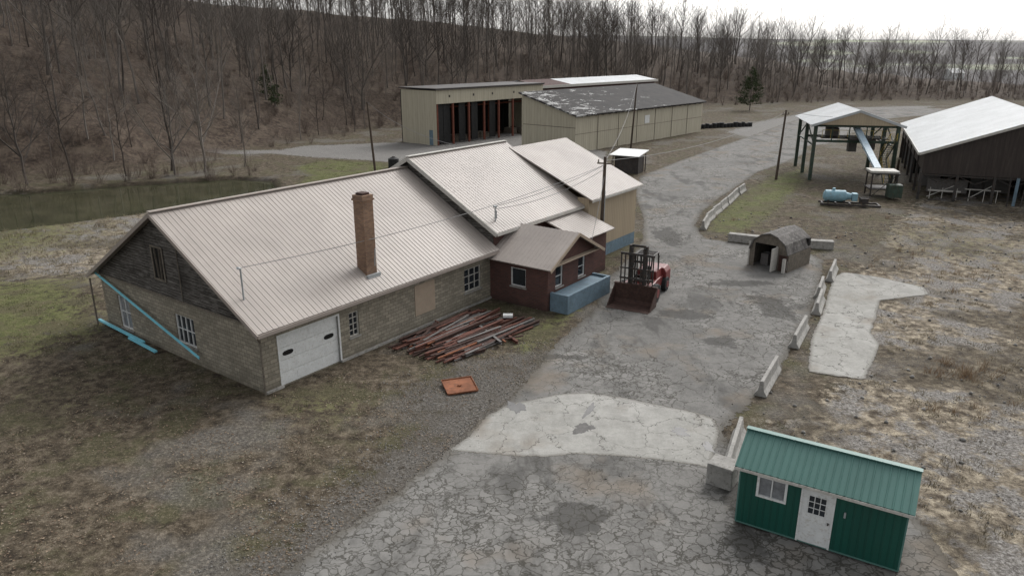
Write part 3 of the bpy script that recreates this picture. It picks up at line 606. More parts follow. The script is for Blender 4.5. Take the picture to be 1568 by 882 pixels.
m=MB(); q=MB()
for lv,(za,zb,ya,yb) in enumerate([(0,2.6,-1.5,1.9),(2.6,5.2,1.9,-1.5)]):
    for i in range(10):
        t=i/9; m.box(8.4,9.2,ya+(yb-ya)*t-.13,ya+(yb-ya)*t+.13,za+(zb-za)*t,za+(zb-za)*t+.05)
    for xx in (8.4,9.2):
        q.beam((xx,ya,za+1),(xx,yb,zb+1),.05); q.beam((xx,ya,za+.5),(xx,yb,zb+.5),.04)
        m.beam((xx,ya,za),(xx,yb,zb),.06,.2)
        for t in (0,.5,1): q.box(xx-.025,xx+.025,ya+(yb-ya)*t-.025,ya+(yb-ya)*t+.025,za+(zb-za)*t,za+(zb-za)*t+1)
for k in range(8): q.box(1+k,1.05+k,.9,.95,5.25,6.25)
q.box(1,9,.9,.95,6.2,6.25)
m.obj('stairs',M['gsteel'],G); q.obj('hand_rails',M['yellow'],G)
bm=empty('blue_blower_machine',(35.4,77.6,0),-14)
m=MB(); m.tube([(-1.9,0,1.0),(-1.75,0,1.0),(-1.7,0,1.0),(.3,0,1.0),(.35,0,1.0),(.9,0,1.0)],[.3,.55,.62,.62,.45,.3],24); m.obj('drum',M['ltblue'],bm)
m=MB(); m.cyl((-.9,0,1.5),(-.9,0,1.85),.16,12); m.box(.95,1.5,-.4,.4,.55,1.35); m.obj('motor_housing',M['ltblue'],bm,bevel=.03)
m=MB(); m.box(-2.2,3.8,-.8,-.65,.08,.28); m.box(-2.2,3.8,.65,.8,.08,.28)
for xx in (-2,-.6,.8,2.2,3.6): m.box(xx,xx+.15,-.65,.65,.08,.26)
for xx in (-1.5,.1): m.box(xx,xx+.2,-.5,.5,.27,.6)
m.box(1.8,2.6,-.4,.4,.28,.9); m.box(1.5,2.8,-.03,.03,.9,1.0); m.obj('skid_frame',M['steel'],bm)
# ------------------------------------------------------------------ big barn on the right
Hh=empty('brown_gable_barn',(45.3,80.8,0),-24)
W2,DP,EH,RH=21.2,36,5.3,9.3; hm=W2/2
m=MB(); m.quad((0,0,2.95),(W2,0,2.95),(W2,0,EH),(hm,0,RH),(0,0,EH)); m.obj('front_gable_wall',M['brown'],Hh)
m=MB(); m.quad((0,DP,0),(W2,DP,0),(W2,DP,EH),(hm,DP,RH),(0,DP,EH)); m.quad((0,0,3.2),(0,DP,3.2),(0,DP,EH),(0,0,EH)); m.quad((W2,0,0),(W2,DP,0),(W2,DP,EH),(W2,0,EH)); m.obj('side_walls',M['brown'],Hh)
roofpl('roof_left',Hh,M['roofw'],(-.6,-.5,EH-.1),(-.6,DP+.5,EH-.1),(hm,-.5,RH+.15),rib=.8); roofpl('roof_right',Hh,M['roofw'],(W2+.6,-.5,EH-.1),(W2+.6,DP+.5,EH-.1),(hm,-.5,RH+.15),rib=.8)
m=MB(); m.beam((-.6,-.55,EH-.25),(hm,-.55,RH),.06,.25); m.beam((W2+.6,-.55,EH-.25),(hm,-.55,RH),.06,.25); m.box(-.7,-.62,-.5,DP,EH-.35,EH-.05); m.obj('roof_trim',M['offwhite'],Hh)
m=MB()
for xx in (0,3.5,7,10.6,14.2,17.7,W2):
    for yy in (0,6,12,18,24,30,36): m.box(xx-.13,xx+.13,yy+.05,yy+.31,0,5 if yy else 2.95)
for yy in (0.1,6): 
    m.box(0,W2,yy+.05,yy+.2,2.7,2.9)
    for k in range(6): m.beam((k*3.5,yy+.3,2.8),(k*3.5+1.7,yy+.3,2.0),.08); m.beam((k*3.5+3.5,yy+.3,2.8),(k*3.5+1.8,yy+.3,2.0),.08)
m.obj('posts_and_braces',M['steel'],Hh)
m=MB(); m.box(1,5,3,3.1,.5,2.0); m.box(6,10,8,9,0,1.8); m.box(11,14,4,7,.6,1.6); m.box(15,20,3,9,0,1.2); m.box(1,3,10,14,0,1.6); m.obj('stored_equipment',M['greysteel'],Hh)
m=MB(); m.box(1,4.2,1.0,1.2,.9,1.05); m.box(4.6,8,1.5,1.6,1.2,1.3)
for xx in (1.2,2.4,3.8,5,6.4,7.6): m.box(xx,xx+.07,1.1,1.17,0,1.3)
m.beam((1,1.3,.2),(3.6,1.4,1.6),.07); m.beam((5,1.5,.2),(7.4,1.5,2.),.07); m.obj('pale_frames',M['offwhite'],Hh)
m=MB(); m.beam((1,-.3,.1),(5.5,-.5,.7),.12); m.beam((9.6,-.8,0),(9.8,-.5,4.2),.1); m.beam((8.4,-.6,0),(8.3,-.5,3.2),.1); m.obj('leaning_pipes',M['steel'],Hh)
boxo('blue_panel',M['bluewall'],Hh,8.9,9.2,-.2,-.1,0,3.0)
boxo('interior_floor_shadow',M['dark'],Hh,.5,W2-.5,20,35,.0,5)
# ------------------------------------------------------------------ green shed
GS=empty('green_metal_shed',(7.9,22.1,0),-31)
gl,gd,ge,gr=5.2,2.5,2.45,3.1
gh2=[(.6,1.6,1.35,2.2),(2.1,3.05,.15,2.2)]
wall('front_wall',GS,M['greenwall'],(0,0),(1,0),gl,.12,ge,gh2,.08)
wall('right_wall',GS,M['greenwall'],(gl,0),(0,1),gd,.12,ge,(),.08); wall('left_wall',GS,M['greenwall'],(0,gd),(0,-1),gd,.12,ge,(),.08); wall('back_wall',GS,M['greenwall'],(gl,gd),(-1,0),gl,.12,ge)
m=MB(); m.quad((gl,0,ge),(gl,gd,ge),(gl,gd/2,gr)); m.quad((0,gd,ge),(0,0,ge),(0,gd/2,gr)); m.obj('gable_ends',M['greenwall'],GS)
gs=(gr-ge)/(gd/2)
roofpl('roof_front',GS,M['greenroof'],(-.15,-.22,ge-.22*gs+.06),(gl+.15,-.22,ge-.22*gs+.06),(-.15,gd/2,gr+.06),rib=.23,th=.04,rh=.03)
roofpl('roof_back',GS,M['greenroof'],(-.15,gd+.22,ge-.22*gs+.06),(gl+.15,gd+.22,ge-.22*gs+.06),(-.15,gd/2,gr+.06),rib=.23,th=.04,rh=.03)
m=MB(); m.beam((-.17,gd/2,gr+.09),(gl+.17,gd/2,gr+.09),.22,.03); m.obj('ridge_cap',M['greenroof'],GS)
m=MB(); m.box(-.16,gl+.16,-.25,-.225,ge-.22*gs-.06,ge-.22*gs+.04); m.box(-.16,gl+.16,-.2,0,ge-.22*gs-.07,ge-.22*gs-.05); m.obj('eave_trim',M['offwhite'],GS)
window('window',GS,(0,0),(1,0),.6,1.6,1.35,2.2,2,1,'white','glass2',.08,.0,False)
m=MB(); m.box(2.1,3.05,-.02,.03,.15,2.2); m.obj('door_slab',M['white'],GS)
m=MB(); m.box(2.04,2.1,-.05,.02,.13,2.26); m.box(3.05,3.11,-.05,.02,.13,2.26); m.box(2.1,3.05,-.05,.02,2.2,2.26)
for i in range(4): m.box(2.3+i*.183-.012,2.3+i*.183+.012,-.045,-.03,1.3,1.98)
for i in range(4): m.box(2.29,2.86,-.046,-.031,1.3+i*.227-.012,1.3+i*.227+.012)
m.box(2.25,2.52,-.032,-.022,.35,.62);m.box(2.63,2.9,-.032,-.022,.35,.62);m.box(2.25,2.52,-.032,-.022,.72,1.1);m.box(2.63,2.9,-.032,-.022,.72,1.1)
m.obj('door_trim',M['white'],GS)
boxo('door_glass',M['glass'],GS,2.3,2.85,-.03,-.022,1.3,1.98)
boxo('door_knob',M['steel'],GS,2.95,3.0,-.08,-.02,1.05,1.12)
boxo('vent_stub',M['galv'],GS,3.4,3.46,-.06,-.01,1.5,1.7)
m=MB(); m.box(0,gl,.1,.25,0.02,.12); m.box(0,gl,gd-.25,gd-.1,0.02,.12); m.obj('skids',M['wood'],GS)
m=MB(); m.box(0,gl,-.012,-.004,.1,.16); m.box(-.01,.04,-.014,-.003,.16,ge); m.box(gl-.04,gl+.01,-.014,-.003,.16,ge); m.obj('corner_trim',M['greenroof'],GS)
# ------------------------------------------------------------------ weathered gambrel shed
BS=empty('gambrel_storage_shed',(18.4,54.8,0),-46)
w,dp=3.2,3.7
prof=[(0,0),(0,1.35),(.28,2.1),(.95,2.6),(w/2,2.8),(w-.95,2.6),(w-.28,2.1),(w,1.35),(w,0)]
m=MB()
for (ax,az),(bx_,bz) in zip(prof[1:-1],prof[2:-1]):
    a=Vector((ax,-.15,az+.02));bb=Vector((ax,dp+.15,az+.02));c=Vector((bx_,-.15,bz+.02)); dd=Vector((bx_,dp+.15,bz+.02))
    n=(bb-a).cross(c-a).normalized(); n=n if n.z>0 else -n
    m.quad(a,bb,dd,c); m.quad(a-n*.08,c-n*.08,dd-n*.08,bb-n*.08); m.quad(a,c,c-n*.08,a-n*.08); m.quad(bb,dd,dd-n*.08,bb-n*.08)
m.obj('curved_roof',plain('weathered_shingles',(.11,.102,.096),.9,.5,1.5,dirt=(.22,.21,.195)),BS)
m=MB(); m.quad((0,0,0),(0,dp,0),(0,dp,1.35),(0,0,1.35)); m.quad((w,0,0),(w,dp,0),(w,dp,1.35),(w,0,1.35)); m.v+=[(q[0],dp,q[1]) for q in prof]; m.f.append(tuple(range(8,8+len(prof))))
m.quad((0,0,0),(.45,0,0),(.45,0,1.9),(0.18,0,1.9),(0,0,1.35)); m.quad((2.2,0,0),(w,0,0),(w,0,1.35),(w-.18,0,1.9),(2.2,0,1.9))
m.quad((.18,0,1.9),(w-.18,0,1.9),(w-.28,0,2.1),(w-.95,0,2.6),(w/2,0,2.8),(.95,0,2.6),(.28,0,2.1))
m.obj('board_walls',M['wood'],BS)
m=MB(); m.box(2.25,2.35,-.9,-.02,.1,1.85); m.box(2.9,3.1,-.35,-.05,0,1.1); m.box(-.05,.06,-.06,-.01,0,1.9); m.box(2.18,2.25,-.06,-.01,0,1.9); m.box(2.6,3.15,-.06,-.01,.2,.9); m.obj('open_door_and_trim',M['offwhite'],BS)
boxo('steel_plate',M['rust3'],BS,2.5,3.15,-.12,-.07,.1,1.3)
m=MB(); m.box(.6,1.2,.8,1.6,0,.9); m.box(1.3,2,1.5,2.2,0,.5); m.obj('stored_boxes',M['greysteel'],BS)
boxo('dark_back_shade',M['dark'],BS,.05,w-.05,dp-.5,dp-.1,0,2.1)  # near-black box added as painted shade behind the open doorway
# ------------------------------------------------------------------ forklift
FK=empty('forklift',(9.0,47.3,0),-118)
m=MB(); m.prism([(-.8,.5),(-.8,1.15),(.8,1.15),(.8,.5)],-1.8,1.2)
m.prism([(-.95,.45),(-1.0,.7),(-1.0,1.35),(-.8,1.65),(.8,1.65),(1.0,1.35),(1.0,.7),(.95,.45)],-2.7,-1.6)
m.prism([(-.7,1.1),(-.65,1.7),(.65,1.7),(.7,1.1)],-1.6,-.35); m.prism([(-.95,1.15),(-.95,1.25),(-.5,1.25),(-.5,1.15)],.4,1.5); m.prism([(.5,1.15),(.5,1.25),(.95,1.25),(.95,1.15)],.4,1.5)
m.obj('body',M['red'],FK,bevel=.05)
m=MB()
for yy in (-.62,.62): m.tube([(-.9,yy,1.65),(-.75,yy,2.95)],.05,8); m.tube([(.95,yy,1.15),(.6,yy,2.95)],.05,8); m.tube([(-.8,yy,2.95),(.75,yy,2.95)],.05,8)
for k in range(8): m.box(-.8+k*.21,-.74+k*.21,-.62,.62,2.93,2.99)
m.box(.55,.6,-.5,.5,1.15,1.6); m.obj('overhead_guard',M['steel'],FK)
m=MB(); m.box(-.35,.2,-.3,.3,1.15,1.4); m.box(-.45,-.3,-.3,.3,1.4,2.0); m.cyl((.45,0,1.6),(.38,0,1.75),.2,14); m.tube([(-1.3,.5,1.7),(-1.3,.5,2.6)],.05,8); m.obj('seat_wheel_exhaust',M['black'],FK)
m=MB(); h=MB()
for xx,r,wd,yc in ((.95,.62,.5,1.0),(-1.75,.5,.35,.92)):
    for sg in (-1,1):
        m.cyl((xx,sg*(yc-wd/2),r),(xx,sg*(yc+wd/2),r),r,24); h.cyl((xx,sg*(yc+wd/2-.02),r),(xx,sg*(yc+wd/2+.02),r),r*.5,16)
m.obj('tires',M['black'],FK,bevel=.05); h.obj('wheel_hubs',M['red'],FK)
m=MB()
for yy in (-.62,.48): m.box(1.5,1.72,yy,yy+.14,.3,3.9)
for yy in (-.46,.34): m.box(1.56,1.76,yy,yy+.12,.4,3.75)
for zz in (.5,1.5,2.7,3.75): m.box(1.48,1.55,-.6,.6,zz,zz+.16)
m.cyl((1.62,-.2,.5),(1.62,-.2,3.3),.06,10); m.cyl((1.62,.2,.5),(1.62,.2,3.3),.06,10)
for zz in (.35,1.0,1.6): m.box(1.78,1.86,-1.15,1.15,zz,zz+.14)
for k in range(9): m.box(1.79,1.84,-1.12+k*.27,-1.04+k*.27,1.0,3.3)
m.box(1.78,1.85,-1.15,1.15,3.25,3.4); m.box(1.78,1.85,-1.15,1.15,2.3,2.4)
m.obj('mast_and_carriage',M['steel'],FK)
m=MB(); 
pr=[(1.9,1.25),(1.9,.25),(2.15,.06),(3.5,.04),(3.5,.0+.01),(2.1,.01),(1.84,.2),(1.84,1.25)]
i=len(m.v); n=len(pr); m.v+=[(a,-1.45,c) for a,c in pr]+[(a,1.45,c) for a,c in pr]
for k in range(n): m.f.append((i+k,i+(k+1)%n,i+n+(k+1)%n,i+n+k))
for yy in (-1.45,1.4): 
    j=len(m.v); sp_=[(1.86,.03),(3.3,.03),(2.7,.6),(1.95,1.2),(1.86,1.2)]
    m.v+=[(a,yy,c) for a,c in sp_]+[(a,yy+.05,c) for a,c in sp_]; q=len(sp_)
    m.f.append(tuple(range(j,j+q))); m.f.append(tuple(range(j+2*q-1,j+q-1,-1)))
    for k in range(q): m.f.append((j+k,j+(k+1)%q,j+q+(k+1)%q,j+q+k))
m.box(1.75,1.95,-1.47,1.47,1.2,1.32); m.obj('bucket',M['rust3'],FK)
# ------------------------------------------------------------------ jersey barriers
def barrier(px,py,ang,L=3.6,sc=1.):
    e=MB(); pr=[(-.3,0),(-.3,.08),(-.14,.32),(-.08,.81),(.08,.81),(.14,.32),(.3,.08),(.3,0)]
    e.prism(pr,0,L); o=e.obj('jersey_barrier',M['conc'],None,bevel=.015); o.location=(px,py,h1(px,py)+.012); o.rotation_euler=(R(random.uniform(-1,1)),R(random.uniform(-.5,.5)),R(ang)); o.scale=(1,sc,sc)
for p in [(8.3,24.7,66,4.2),(12.0,32.0,60,3.7),(15.8,38.0,60,3.7),(19.2,43.4,63,3.2),(20.6,46.6,63,2.8),(22.9,50.3,62,3.6)]: barrier(*p)
pts=[(17.4,66.2),(18.5,69.3),(19.9,72.2),(21.4,75.0),(22.9,77.8),(24.3,80.7),(25.8,83.5)]
for a,bq in zip(pts,pts[1:]+[(27.3,86.2)]): barrier(a[0]+.3,a[1],math.degrees(math.atan2(bq[1]-a[1],bq[0]-a[0]))+random.uniform(-3,3),2.95,1.05)
for i,(px,py,an,L) in enumerate([(19.0,62.3,-28,2.6),(25.0,59.9,-14,2.0)]):
    o=boxo('concrete_block_barrier',M['conc'],None,0,L,-.35,.35,0,.7,bevel=.03); o.location=(px,py,.013); o.rotation_euler=(0,0,R(an))
o=boxo('concrete_block_barrier',M['conc'],None,0,.9,-.5,.5,0,.9,bevel=.03); o.location=(7.9,24.3,.013); o.rotation_euler=(0,0,R(55))
# ------------------------------------------------------------------ scrap steel
SP=empty('scrap_steel_pile')
mats=['rust','rust3','rust','rust3','greysteel','rust','rust3','rust3','rust2','greysteel','rust']
mbs={k:MB() for k in sorted(set(mats))}
def item(cx,cy,z,ang,L,kind,tilt=0):
    m=mbs[random.choice(mats)]
    T=Matrix.Translation((cx,cy,z))@Matrix.Rotation(R(ang),4,'Z')@Matrix.Rotation(R(tilt),4,'Y')
    if kind==0: m.box(-L/2,L/2,-.05,.05,0,.07,T)
    elif kind==1:
        m.box(-L/2,L/2,-.08,.08,0,.015,T); m.box(-L/2,L/2,-.08,.08,.15,.165,T); m.box(-L/2,L/2,-.01,.01,.015,.15,T)
    elif kind==2:
        m.box(-L/2,L/2,-.08,.08,0,.012,T); m.box(-L/2,L/2,-.08,-.068,.012,.07,T); m.box(-L/2,L/2,.068,.08,.012,.07,T)
    elif kind==3:
        a=T@Vector((-L/2,0,.05)); bq=T@Vector((L/2,0,.05)); m.cyl(a,bq,.045,8)
    else: m.box(-L/2,L/2,-.4,.4,0,.02,T)
d1=Vector((.588,.809)); nrm=Vector((.809,-.588)); o0=Vector((-11.98,32.3))
for i in range(190):
    w_=random.uniform(.8,5.3); c_=11.6-.1*w_
    L=random.choice([3,4,5,6,6])*random.uniform(.8,1.05); l_=random.uniform(7.4+L/2,15.8-L/2) if L<7 else c_
    p=o0+d1*l_+nrm*w_; an=54+random.gauss(0,4.5)-4
    if random.random()<.12: an+=random.choice([25,-30,70]); L*=.5
    item(p.x,p.y,.03+random.random()**1.8*.34*(1-abs(w_-3)/3.2),an,L,random.choice([0,1,2,2,3,0,1]),random.uniform(-1.2,1.2))
for i in range(9):
    p=o0+d1*random.uniform(8,13)+nrm*random.uniform(2,4.6); item(p.x,p.y,.1+random.random()*.2,54+random.gauss(0,20),1.6,4,random.uniform(-3,3))
for k,m in mbs.items(): m.obj('steel_members_'+k,M[k],SP)
boxo('white_scrap',M['white'],SP,-.55,.05,42.0,42.4,.35,.5)
m=MB(); T=Matrix.Translation((-2.6,33.0,.1))@Matrix.Rotation(R(18),4,'Z')@Matrix.Rotation(R(4),4,'X')
m.box(-.75,.75,-.7,.7,0,.03,T); m.box(-.75,.75,-.73,-.7,-.0,.08,T); m.box(-.75,.75,.7,.73,0,.08,T); m.box(.75,.78,-.7,.7,0,.08,T); m.box(-.78,-.75,-.7,.7,0,.08,T); m.cyl(T@Vector((0,0,.03)),T@Vector((0,0,.1)),.1,12); m.obj('rusty_steel_plate',M['rust2'],None)
# ------------------------------------------------------------------ poles & wires
tops={}
def pole(px,py,h,lean=(0,0),arm=True,tr=False,name='utility_pole',ang=30):
    z0=h1(px,py); e=empty(name,(px,py,z0-.2))
    m=MB(); m.tube([(0,0,0),(lean[0]*.5,lean[1]*.5,h*.5),(lean[0],lean[1],h)],[.17,.145,.11],12); m.obj('shaft',M['pole'],e,smooth=False)
    if arm:
        m=MB(); c,s_=math.cos(R(ang)),math.sin(R(ang)); m.beam((lean[0]-c*.6,lean[1]-s_*.6,h-.5),(lean[0]+c*.6,lean[1]+s_*.6,h-.5),.09,.11)
        for t in (-.5,0,.5): m.cyl((lean[0]+c*t,lean[1]+s_*t,h-.44),(lean[0]+c*t,lean[1]+s_*t,h-.22),.05,8)
        m.obj('crossarm',M['wood'],e)
    if tr:
        m=MB(); m.cyl((.15,-.12,.2),(.12+lean[0]*.7,-.1,h*.7),.03,6); m.obj('conduit',M['galv'],e)
        m=MB(); m.box(-.19,.19,-.19,.19,2.0,2.08); m.obj('yellow_band',M['yellow'],e)
    tops[(px,py)]=Vector((px+lean[0],py+lean[1],z0-.2+h))
pole(6.9,55.2,8.5,(.1,0),True,True,ang=-20); pole(-18.3,98,9.6,(-.6,.2),False); pole(20.1,125,10.8,(.5,0),False); pole(34,93.9,8.9,(.4,.2),True)
pole(49,93,2.9,(0,0),False,False,'bollard_post')
Wr=empty('overhead_wires'); k=0
def wire(a,b,sag,r=.018):
    global k
    a=Vector(a);b=Vector(b); pts=[]
    for i in range(17):
        t=i/16; p=a.lerp(b,t); p.z-=sag*4*t*(1-t); pts.append(p)
    m=MB(); m.tube(pts,r,4,False); m.obj('wire_%d'%k,M['wire'],Wr,uv=False); k+=1
def AL(l,w_,z): p=o0+d1*l-nrm*w_; return Vector((p.x,p.y,z))
T0=tops[(6.9,55.2)]
wire(T0-Vector((0,0,.6)),AL(.3,1.4,6.1),.6); wire(T0-Vector((0,0,.6)),AL(18.9,.3,6.1),.3); wire(T0-Vector((0,0,.3)),tops[(20.1,125)],1.2); wire(T0-Vector((0,0,.3)),tops[(34,93.9)]-Vector((0,0,.2)),1.)
wire(T0-Vector((0,0,.9)),AL(18.9,.3,5.9),.5); wire(tops[(-18.3,98)],AL(24,7,8.9),.8); wire(T0-Vector((0,0,1.4)),AL(24,-4.2,3.4),.2); wire(tops[(34,93.9)],Vector((43,94,8)),.4)
# ------------------------------------------------------------------ small far items
K=empty('white_roofed_kiosk',(13.6,99.5,0),-30)
m=MB()
for xx in (0,3.6):
    for yy in (0,2.8): m.box(xx,xx+.12,yy,yy+.12,0,2.5)
m.box(0,3.7,0,.1,2.2,2.4); m.box(.2,3.5,.3,2.7,.02,2.2); m.obj('frame',M['steel'],K)
roofpl('roof',K,M['white'],(-.3,-.5,2.45),(3.9,-.5,2.45),(-.3,3.4,2.9),rib=.5)
BT=empty('black_water_tank',(-16.7,103.5,0)); m=MB(); m.tube([(0,0,0),(0,0,1.3),(0,0,1.5)],[.75,.75,.3],20); m.tube([(1.6,.3,0),(1.6,.3,1.0)],.45,16); m.obj('tank_shell',M['black'],BT)
m=MB(); m.cyl((0,0,1.5),(0,0,1.62),.22,14); m.obj('lid',M['steel'],BT)
TR=empty('tire_and_pipe_row'); m=MB()
for i in range(15):
    t=i/14; px=39.5+12*t; py=157+4.5*t; m.cyl((px,py,.0),(px+random.uniform(-.1,.1),py,random.uniform(.6,1.1)),random.uniform(.4,.55),12)
m.obj('tires',M['black'],TR)
m=MB(); m.box(37,38.5,152,156,0,.6); m.obj('blocks',M['conc'],TR)
fh_=empty('distant_farmhouse',(370,640,h1(370,640)),20)
m=MB(); m.box(0,14,0,9,-2,5); m.prism([(-.5,5),(4.5,8.5),(9.5,5)],-.5,14.5); m.obj('house_walls_and_roof',M['white'],fh_)

# ------------------------------------------------------------------ vegetation
def rv(a,b): return random.uniform(a,b)
def treemesh(name,H,seed,mat,low=.32,spread=1.,limbs=22,R0=.14,fork=False):
    random.seed(seed); m=MB(); pts=[];rad=[]; dx=dy=0; lx,ly=rv(-.08,.08),rv(-.08,.08)
    for i in range(9):
        t=i/8; pts.append(Vector((dx,dy,H*t))); rad.append(R0*(1-t)**.75+.012); dx+=lx*H/8+rv(-.28,.28); dy+=ly*H/8+rv(-.28,.28)
    m.tube(pts,rad,5,False)
    def at(t): f_=t*8; i=min(int(f_),7); return pts[i].lerp(pts[i+1],f_-i)
    def br(p,d,L,r,lev):
        n=3 if lev==0 else (2 if lev==1 else 1); q=[p];c=p.copy();dd=d.copy()
        for i in range(n):
            dd=(dd+Vector((rv(-.28,.28),rv(-.28,.28),rv(.02,.25)))).normalized(); c=c+dd*(L/n); q.append(c.copy())
        m.tube(q,[r*(1-.8*i/n) for i in range(n+1)],4 if lev==0 else 3,False)
        if lev<2:
            for j in range(6 if lev==0 else 4):
                s=rv(.2,1); k=min(int(s*n),n-1); b_=q[k].lerp(q[k+1],s*n-k)
                a=rv(0,6.28); nd_=(dd+Vector((math.cos(a),math.sin(a),rv(-.1,.6)))*.8).normalized()
                br(b_,nd_,L*rv(.4,.65),max(r*.45,.006),lev+1)
    for i in range(limbs):
        t=low+(1-low)*((i+rv(0,1))/limbs)**.85*.97; a=i*2.4+rv(-.5,.5); L=(H*.27*(1-t)**.6+1.1)*rv(.6,1.3)*spread
        if fork and i<2: L*=2; 
        up=rv(.5,1.5); br(at(t),Vector((math.cos(a),math.sin(a),up)).normalized(),L,(.05*(1-t)+.02)*(R0/.14)*(1.6 if fork and i<2 else 1),0)
    me=bpy.data.meshes.new(name); me.from_pydata(m.v,[],m.f); me.materials.append(mat); return me
trees=[treemesh('bare_tree_mesh_%d'%i,rvH,100+i,M['bark'],lo,sp_,lm,r0,fk) for i,(rvH,lo,sp_,lm,r0,fk) in enumerate([(20,.4,1.,20,.16,True),(18,.3,1.15,20,.15,False),(22,.45,1.,20,.18,True),(15,.2,1.25,20,.12,False),(19,.38,.9,18,.10,False),(12,.2,1.1,18,.08,False),(21,.42,1.15,20,.2,True),(16,.15,1.5,22,.2,True)])]
def shrub(name,seed,H,n,mat):
    random.seed(seed); m=MB()
    for i in range(n):
        a=rv(0,6.28); d=Vector((math.cos(a)*rv(.1,.7),math.sin(a)*rv(.1,.7),1)).normalized(); p=Vector((rv(-.4,.4),rv(-.4,.4),0)); q=[p.copy()];L=H*rv(.5,1)
        for k in range(3): d=(d+Vector((rv(-.2,.2),rv(-.2,.2),rv(-.05,.1)))).normalized(); p=p+d*L/3; q.append(p.copy())
        m.tube(q,[.02,.014,.01,.004],3,False)
        for k in range(6):
            s=random.choice(q[1:]); e_=(d+Vector((rv(-1,1),rv(-1,1),rv(0,.6)))).normalized(); m.tube([s,s+e_*L*rv(.2,.45)],[.008,.003],3,False)
    me=bpy.data.meshes.new(name); me.from_pydata(m.v,[],m.f); me.materials.append(mat); return me
shr=[shrub('shrub_mesh_%d'%i,50+i,h_,n_,M['twig']) for i,(h_,n_) in enumerate([(2.2,22),(3.4,18),(1.5,24),(5.0,14)])]
random.seed(11)
def inst(name,me,x_,y_,z_,s,par,lean=.06): 
    o=bpy.data.objects.new(name,me); o.location=(x_,y_,z_); o.scale=(s,s,s*rv(.85,1.15)); o.rotation_euler=(rv(-lean,lean),rv(-lean,lean),rv(0,6.28)); o.parent=par; COL.objects.link(o)
FR=empty('bare_forest')
gx,gy=np.meshgrid(np.arange(-215,330,5.0),np.arange(50,430,5.0)); gx=gx.ravel()+rng.uniform(-2.8,2.8,gx.size); gy=gy.ravel()+rng.uniform(-2.8,2.8,gy.size)
d=hilld(gx,gy); lim=np.interp(gx,[-150,0,60,110,150,330],[120,115,85,58,46,40]); dens=np.interp(gx,[-100,0,60,140,330],[1,1,.92,.85,.85])
ok=(d>1.5)&(d<lim)&(np.abs(gx)<gy*.78+12)&(rng.random(gx.size)<dens*np.clip(.62+d/50,0,.93)*(.88+.35*und(gx,gy,.07,3)))&(sdf(gx,gy,TRACK)<-2)&(sdf(gx,gy,POND)<-1)
gx,gy,d=gx[ok],gy[ok],d[ok]; gz=height(gx,gy); nt_=len(gx)
for i in range(nt_):
    t=random.choice(trees) if d[i]>10 else random.choice([trees[3],trees[5],trees[5],trees[1]])
    inst('bare_tree_%d'%i,t,gx[i],gy[i],gz[i]-.2,rv(.6,1.15)*(1 if d[i]>8 else .8)*float(np.interp(gx[i],[20,120],[1,.9])),FR)
FD=empty('distant_forest')
px=rng.uniform(130,620,700); py=rng.uniform(430,820,700); okk=(und(px,py,.012,4)>-.1); px,py=px[okk],py[okk]; pz=height(px,py)
for i in range(len(px)): inst('distant_tree_%d'%i,random.choice(trees),px[i],py[i],pz[i]-.3,rv(.6,.9),FD)
BR=empty('hillside_brush')
gx,gy=np.meshgrid(np.arange(-160,230,2.9),np.arange(60,310,2.9)); gx=gx.ravel()+rng.uniform(-1.6,1.6,gx.size); gy=gy.ravel()+rng.uniform(-1.6,1.6,gy.size)
d=hilld(gx,gy); pd=-sdf(gx,gy,POND); ok=(((d>-2.5)&(d<50)&(rng.random(gx.size)<.4))|((pd<5)&(pd>.3)&(gx<-33)&(gy>82)&(rng.random(gx.size)<.9))|((pd<2)&(pd>.3)&(gx<-34)&(rng.random(gx.size)<.25)))&(np.abs(gx)<gy*.8+10)&(sdf(gx,gy,TRACK)<-1)&(pd>.3)&(sdf(gx,gy,GRD)<-1)
gx,gy=gx[ok],gy[ok]; gz=height(gx,gy)
for i in range(len(gx)): inst('brush_%d'%i,random.choice(shr) if gy[i]>78 else shr[2],gx[i],gy[i],gz[i]-.1,rv(.6,1.3)*(1 if gy[i]>78 else .5),BR)
for (px_,py_,k_,s_) in [(-42,100,7,.95),(-47,101,1,1),(-38,104,5,.9),(-56,93,3,1.),(-60,90,7,.9),(-51,96.5,5,1.1),(-66,92,1,1),(-45,97.5,7,.75)]:
    o=bpy.data.objects.new('bare_tree',trees[k_]); o.location=(px_,py_,h1(px_,py_)-.2); o.scale=(s_,)*3; o.rotation_euler=(0,0,rv(0,6)); COL.objects.link(o)
def pine(H,seed):
    r=np.random.default_rng(seed); m=MB(); m.tube([(0,0,0),(0,0,H)],[.16,.02],6,False)
    n=int(H*9); c=[]
    for i in range(n):
        t=.12+.88*r.random(); a=r.uniform(0,6.28); L=(1-t)**.8*H*.36*r.uniform(.4,1.25)+.3; z0=H*t
        e=np.array([math.cos(a)*L,math.sin(a)*L,L*.25-.05]); m.tube([(0,0,z0),tuple(np.array([0,0,z0])+e)],[.03,.008],3,False)
        k=int(16*L)+6; s=r.uniform(.4,1.,k)[:,None]; c.append(np.array([0,0,z0])+e*s+r.normal(0,.2,(k,3)))
    o=m.obj('trunk_and_boughs',M['bark'],None,uv=False)
    c=np.concatenate(c); N=len(c); q=r.normal(0,.13,(N,3,3)); v=(c[:,None,:]+q).reshape(-1,3); f=np.arange(N*3).reshape(-1,3)
    o2=npmesh('needles',v,f,M['needle']); return o,o2
for (px_,py_,H_) in [(64.9,205,11.5),(-49,151,6),(-46,146,4)]:
    e=empty('pine_tree',(px_,py_,h1(px_,py_)-.1)); o,o2=pine(H_,int(abs(px_)*7)); o.parent=e; o2.parent=e
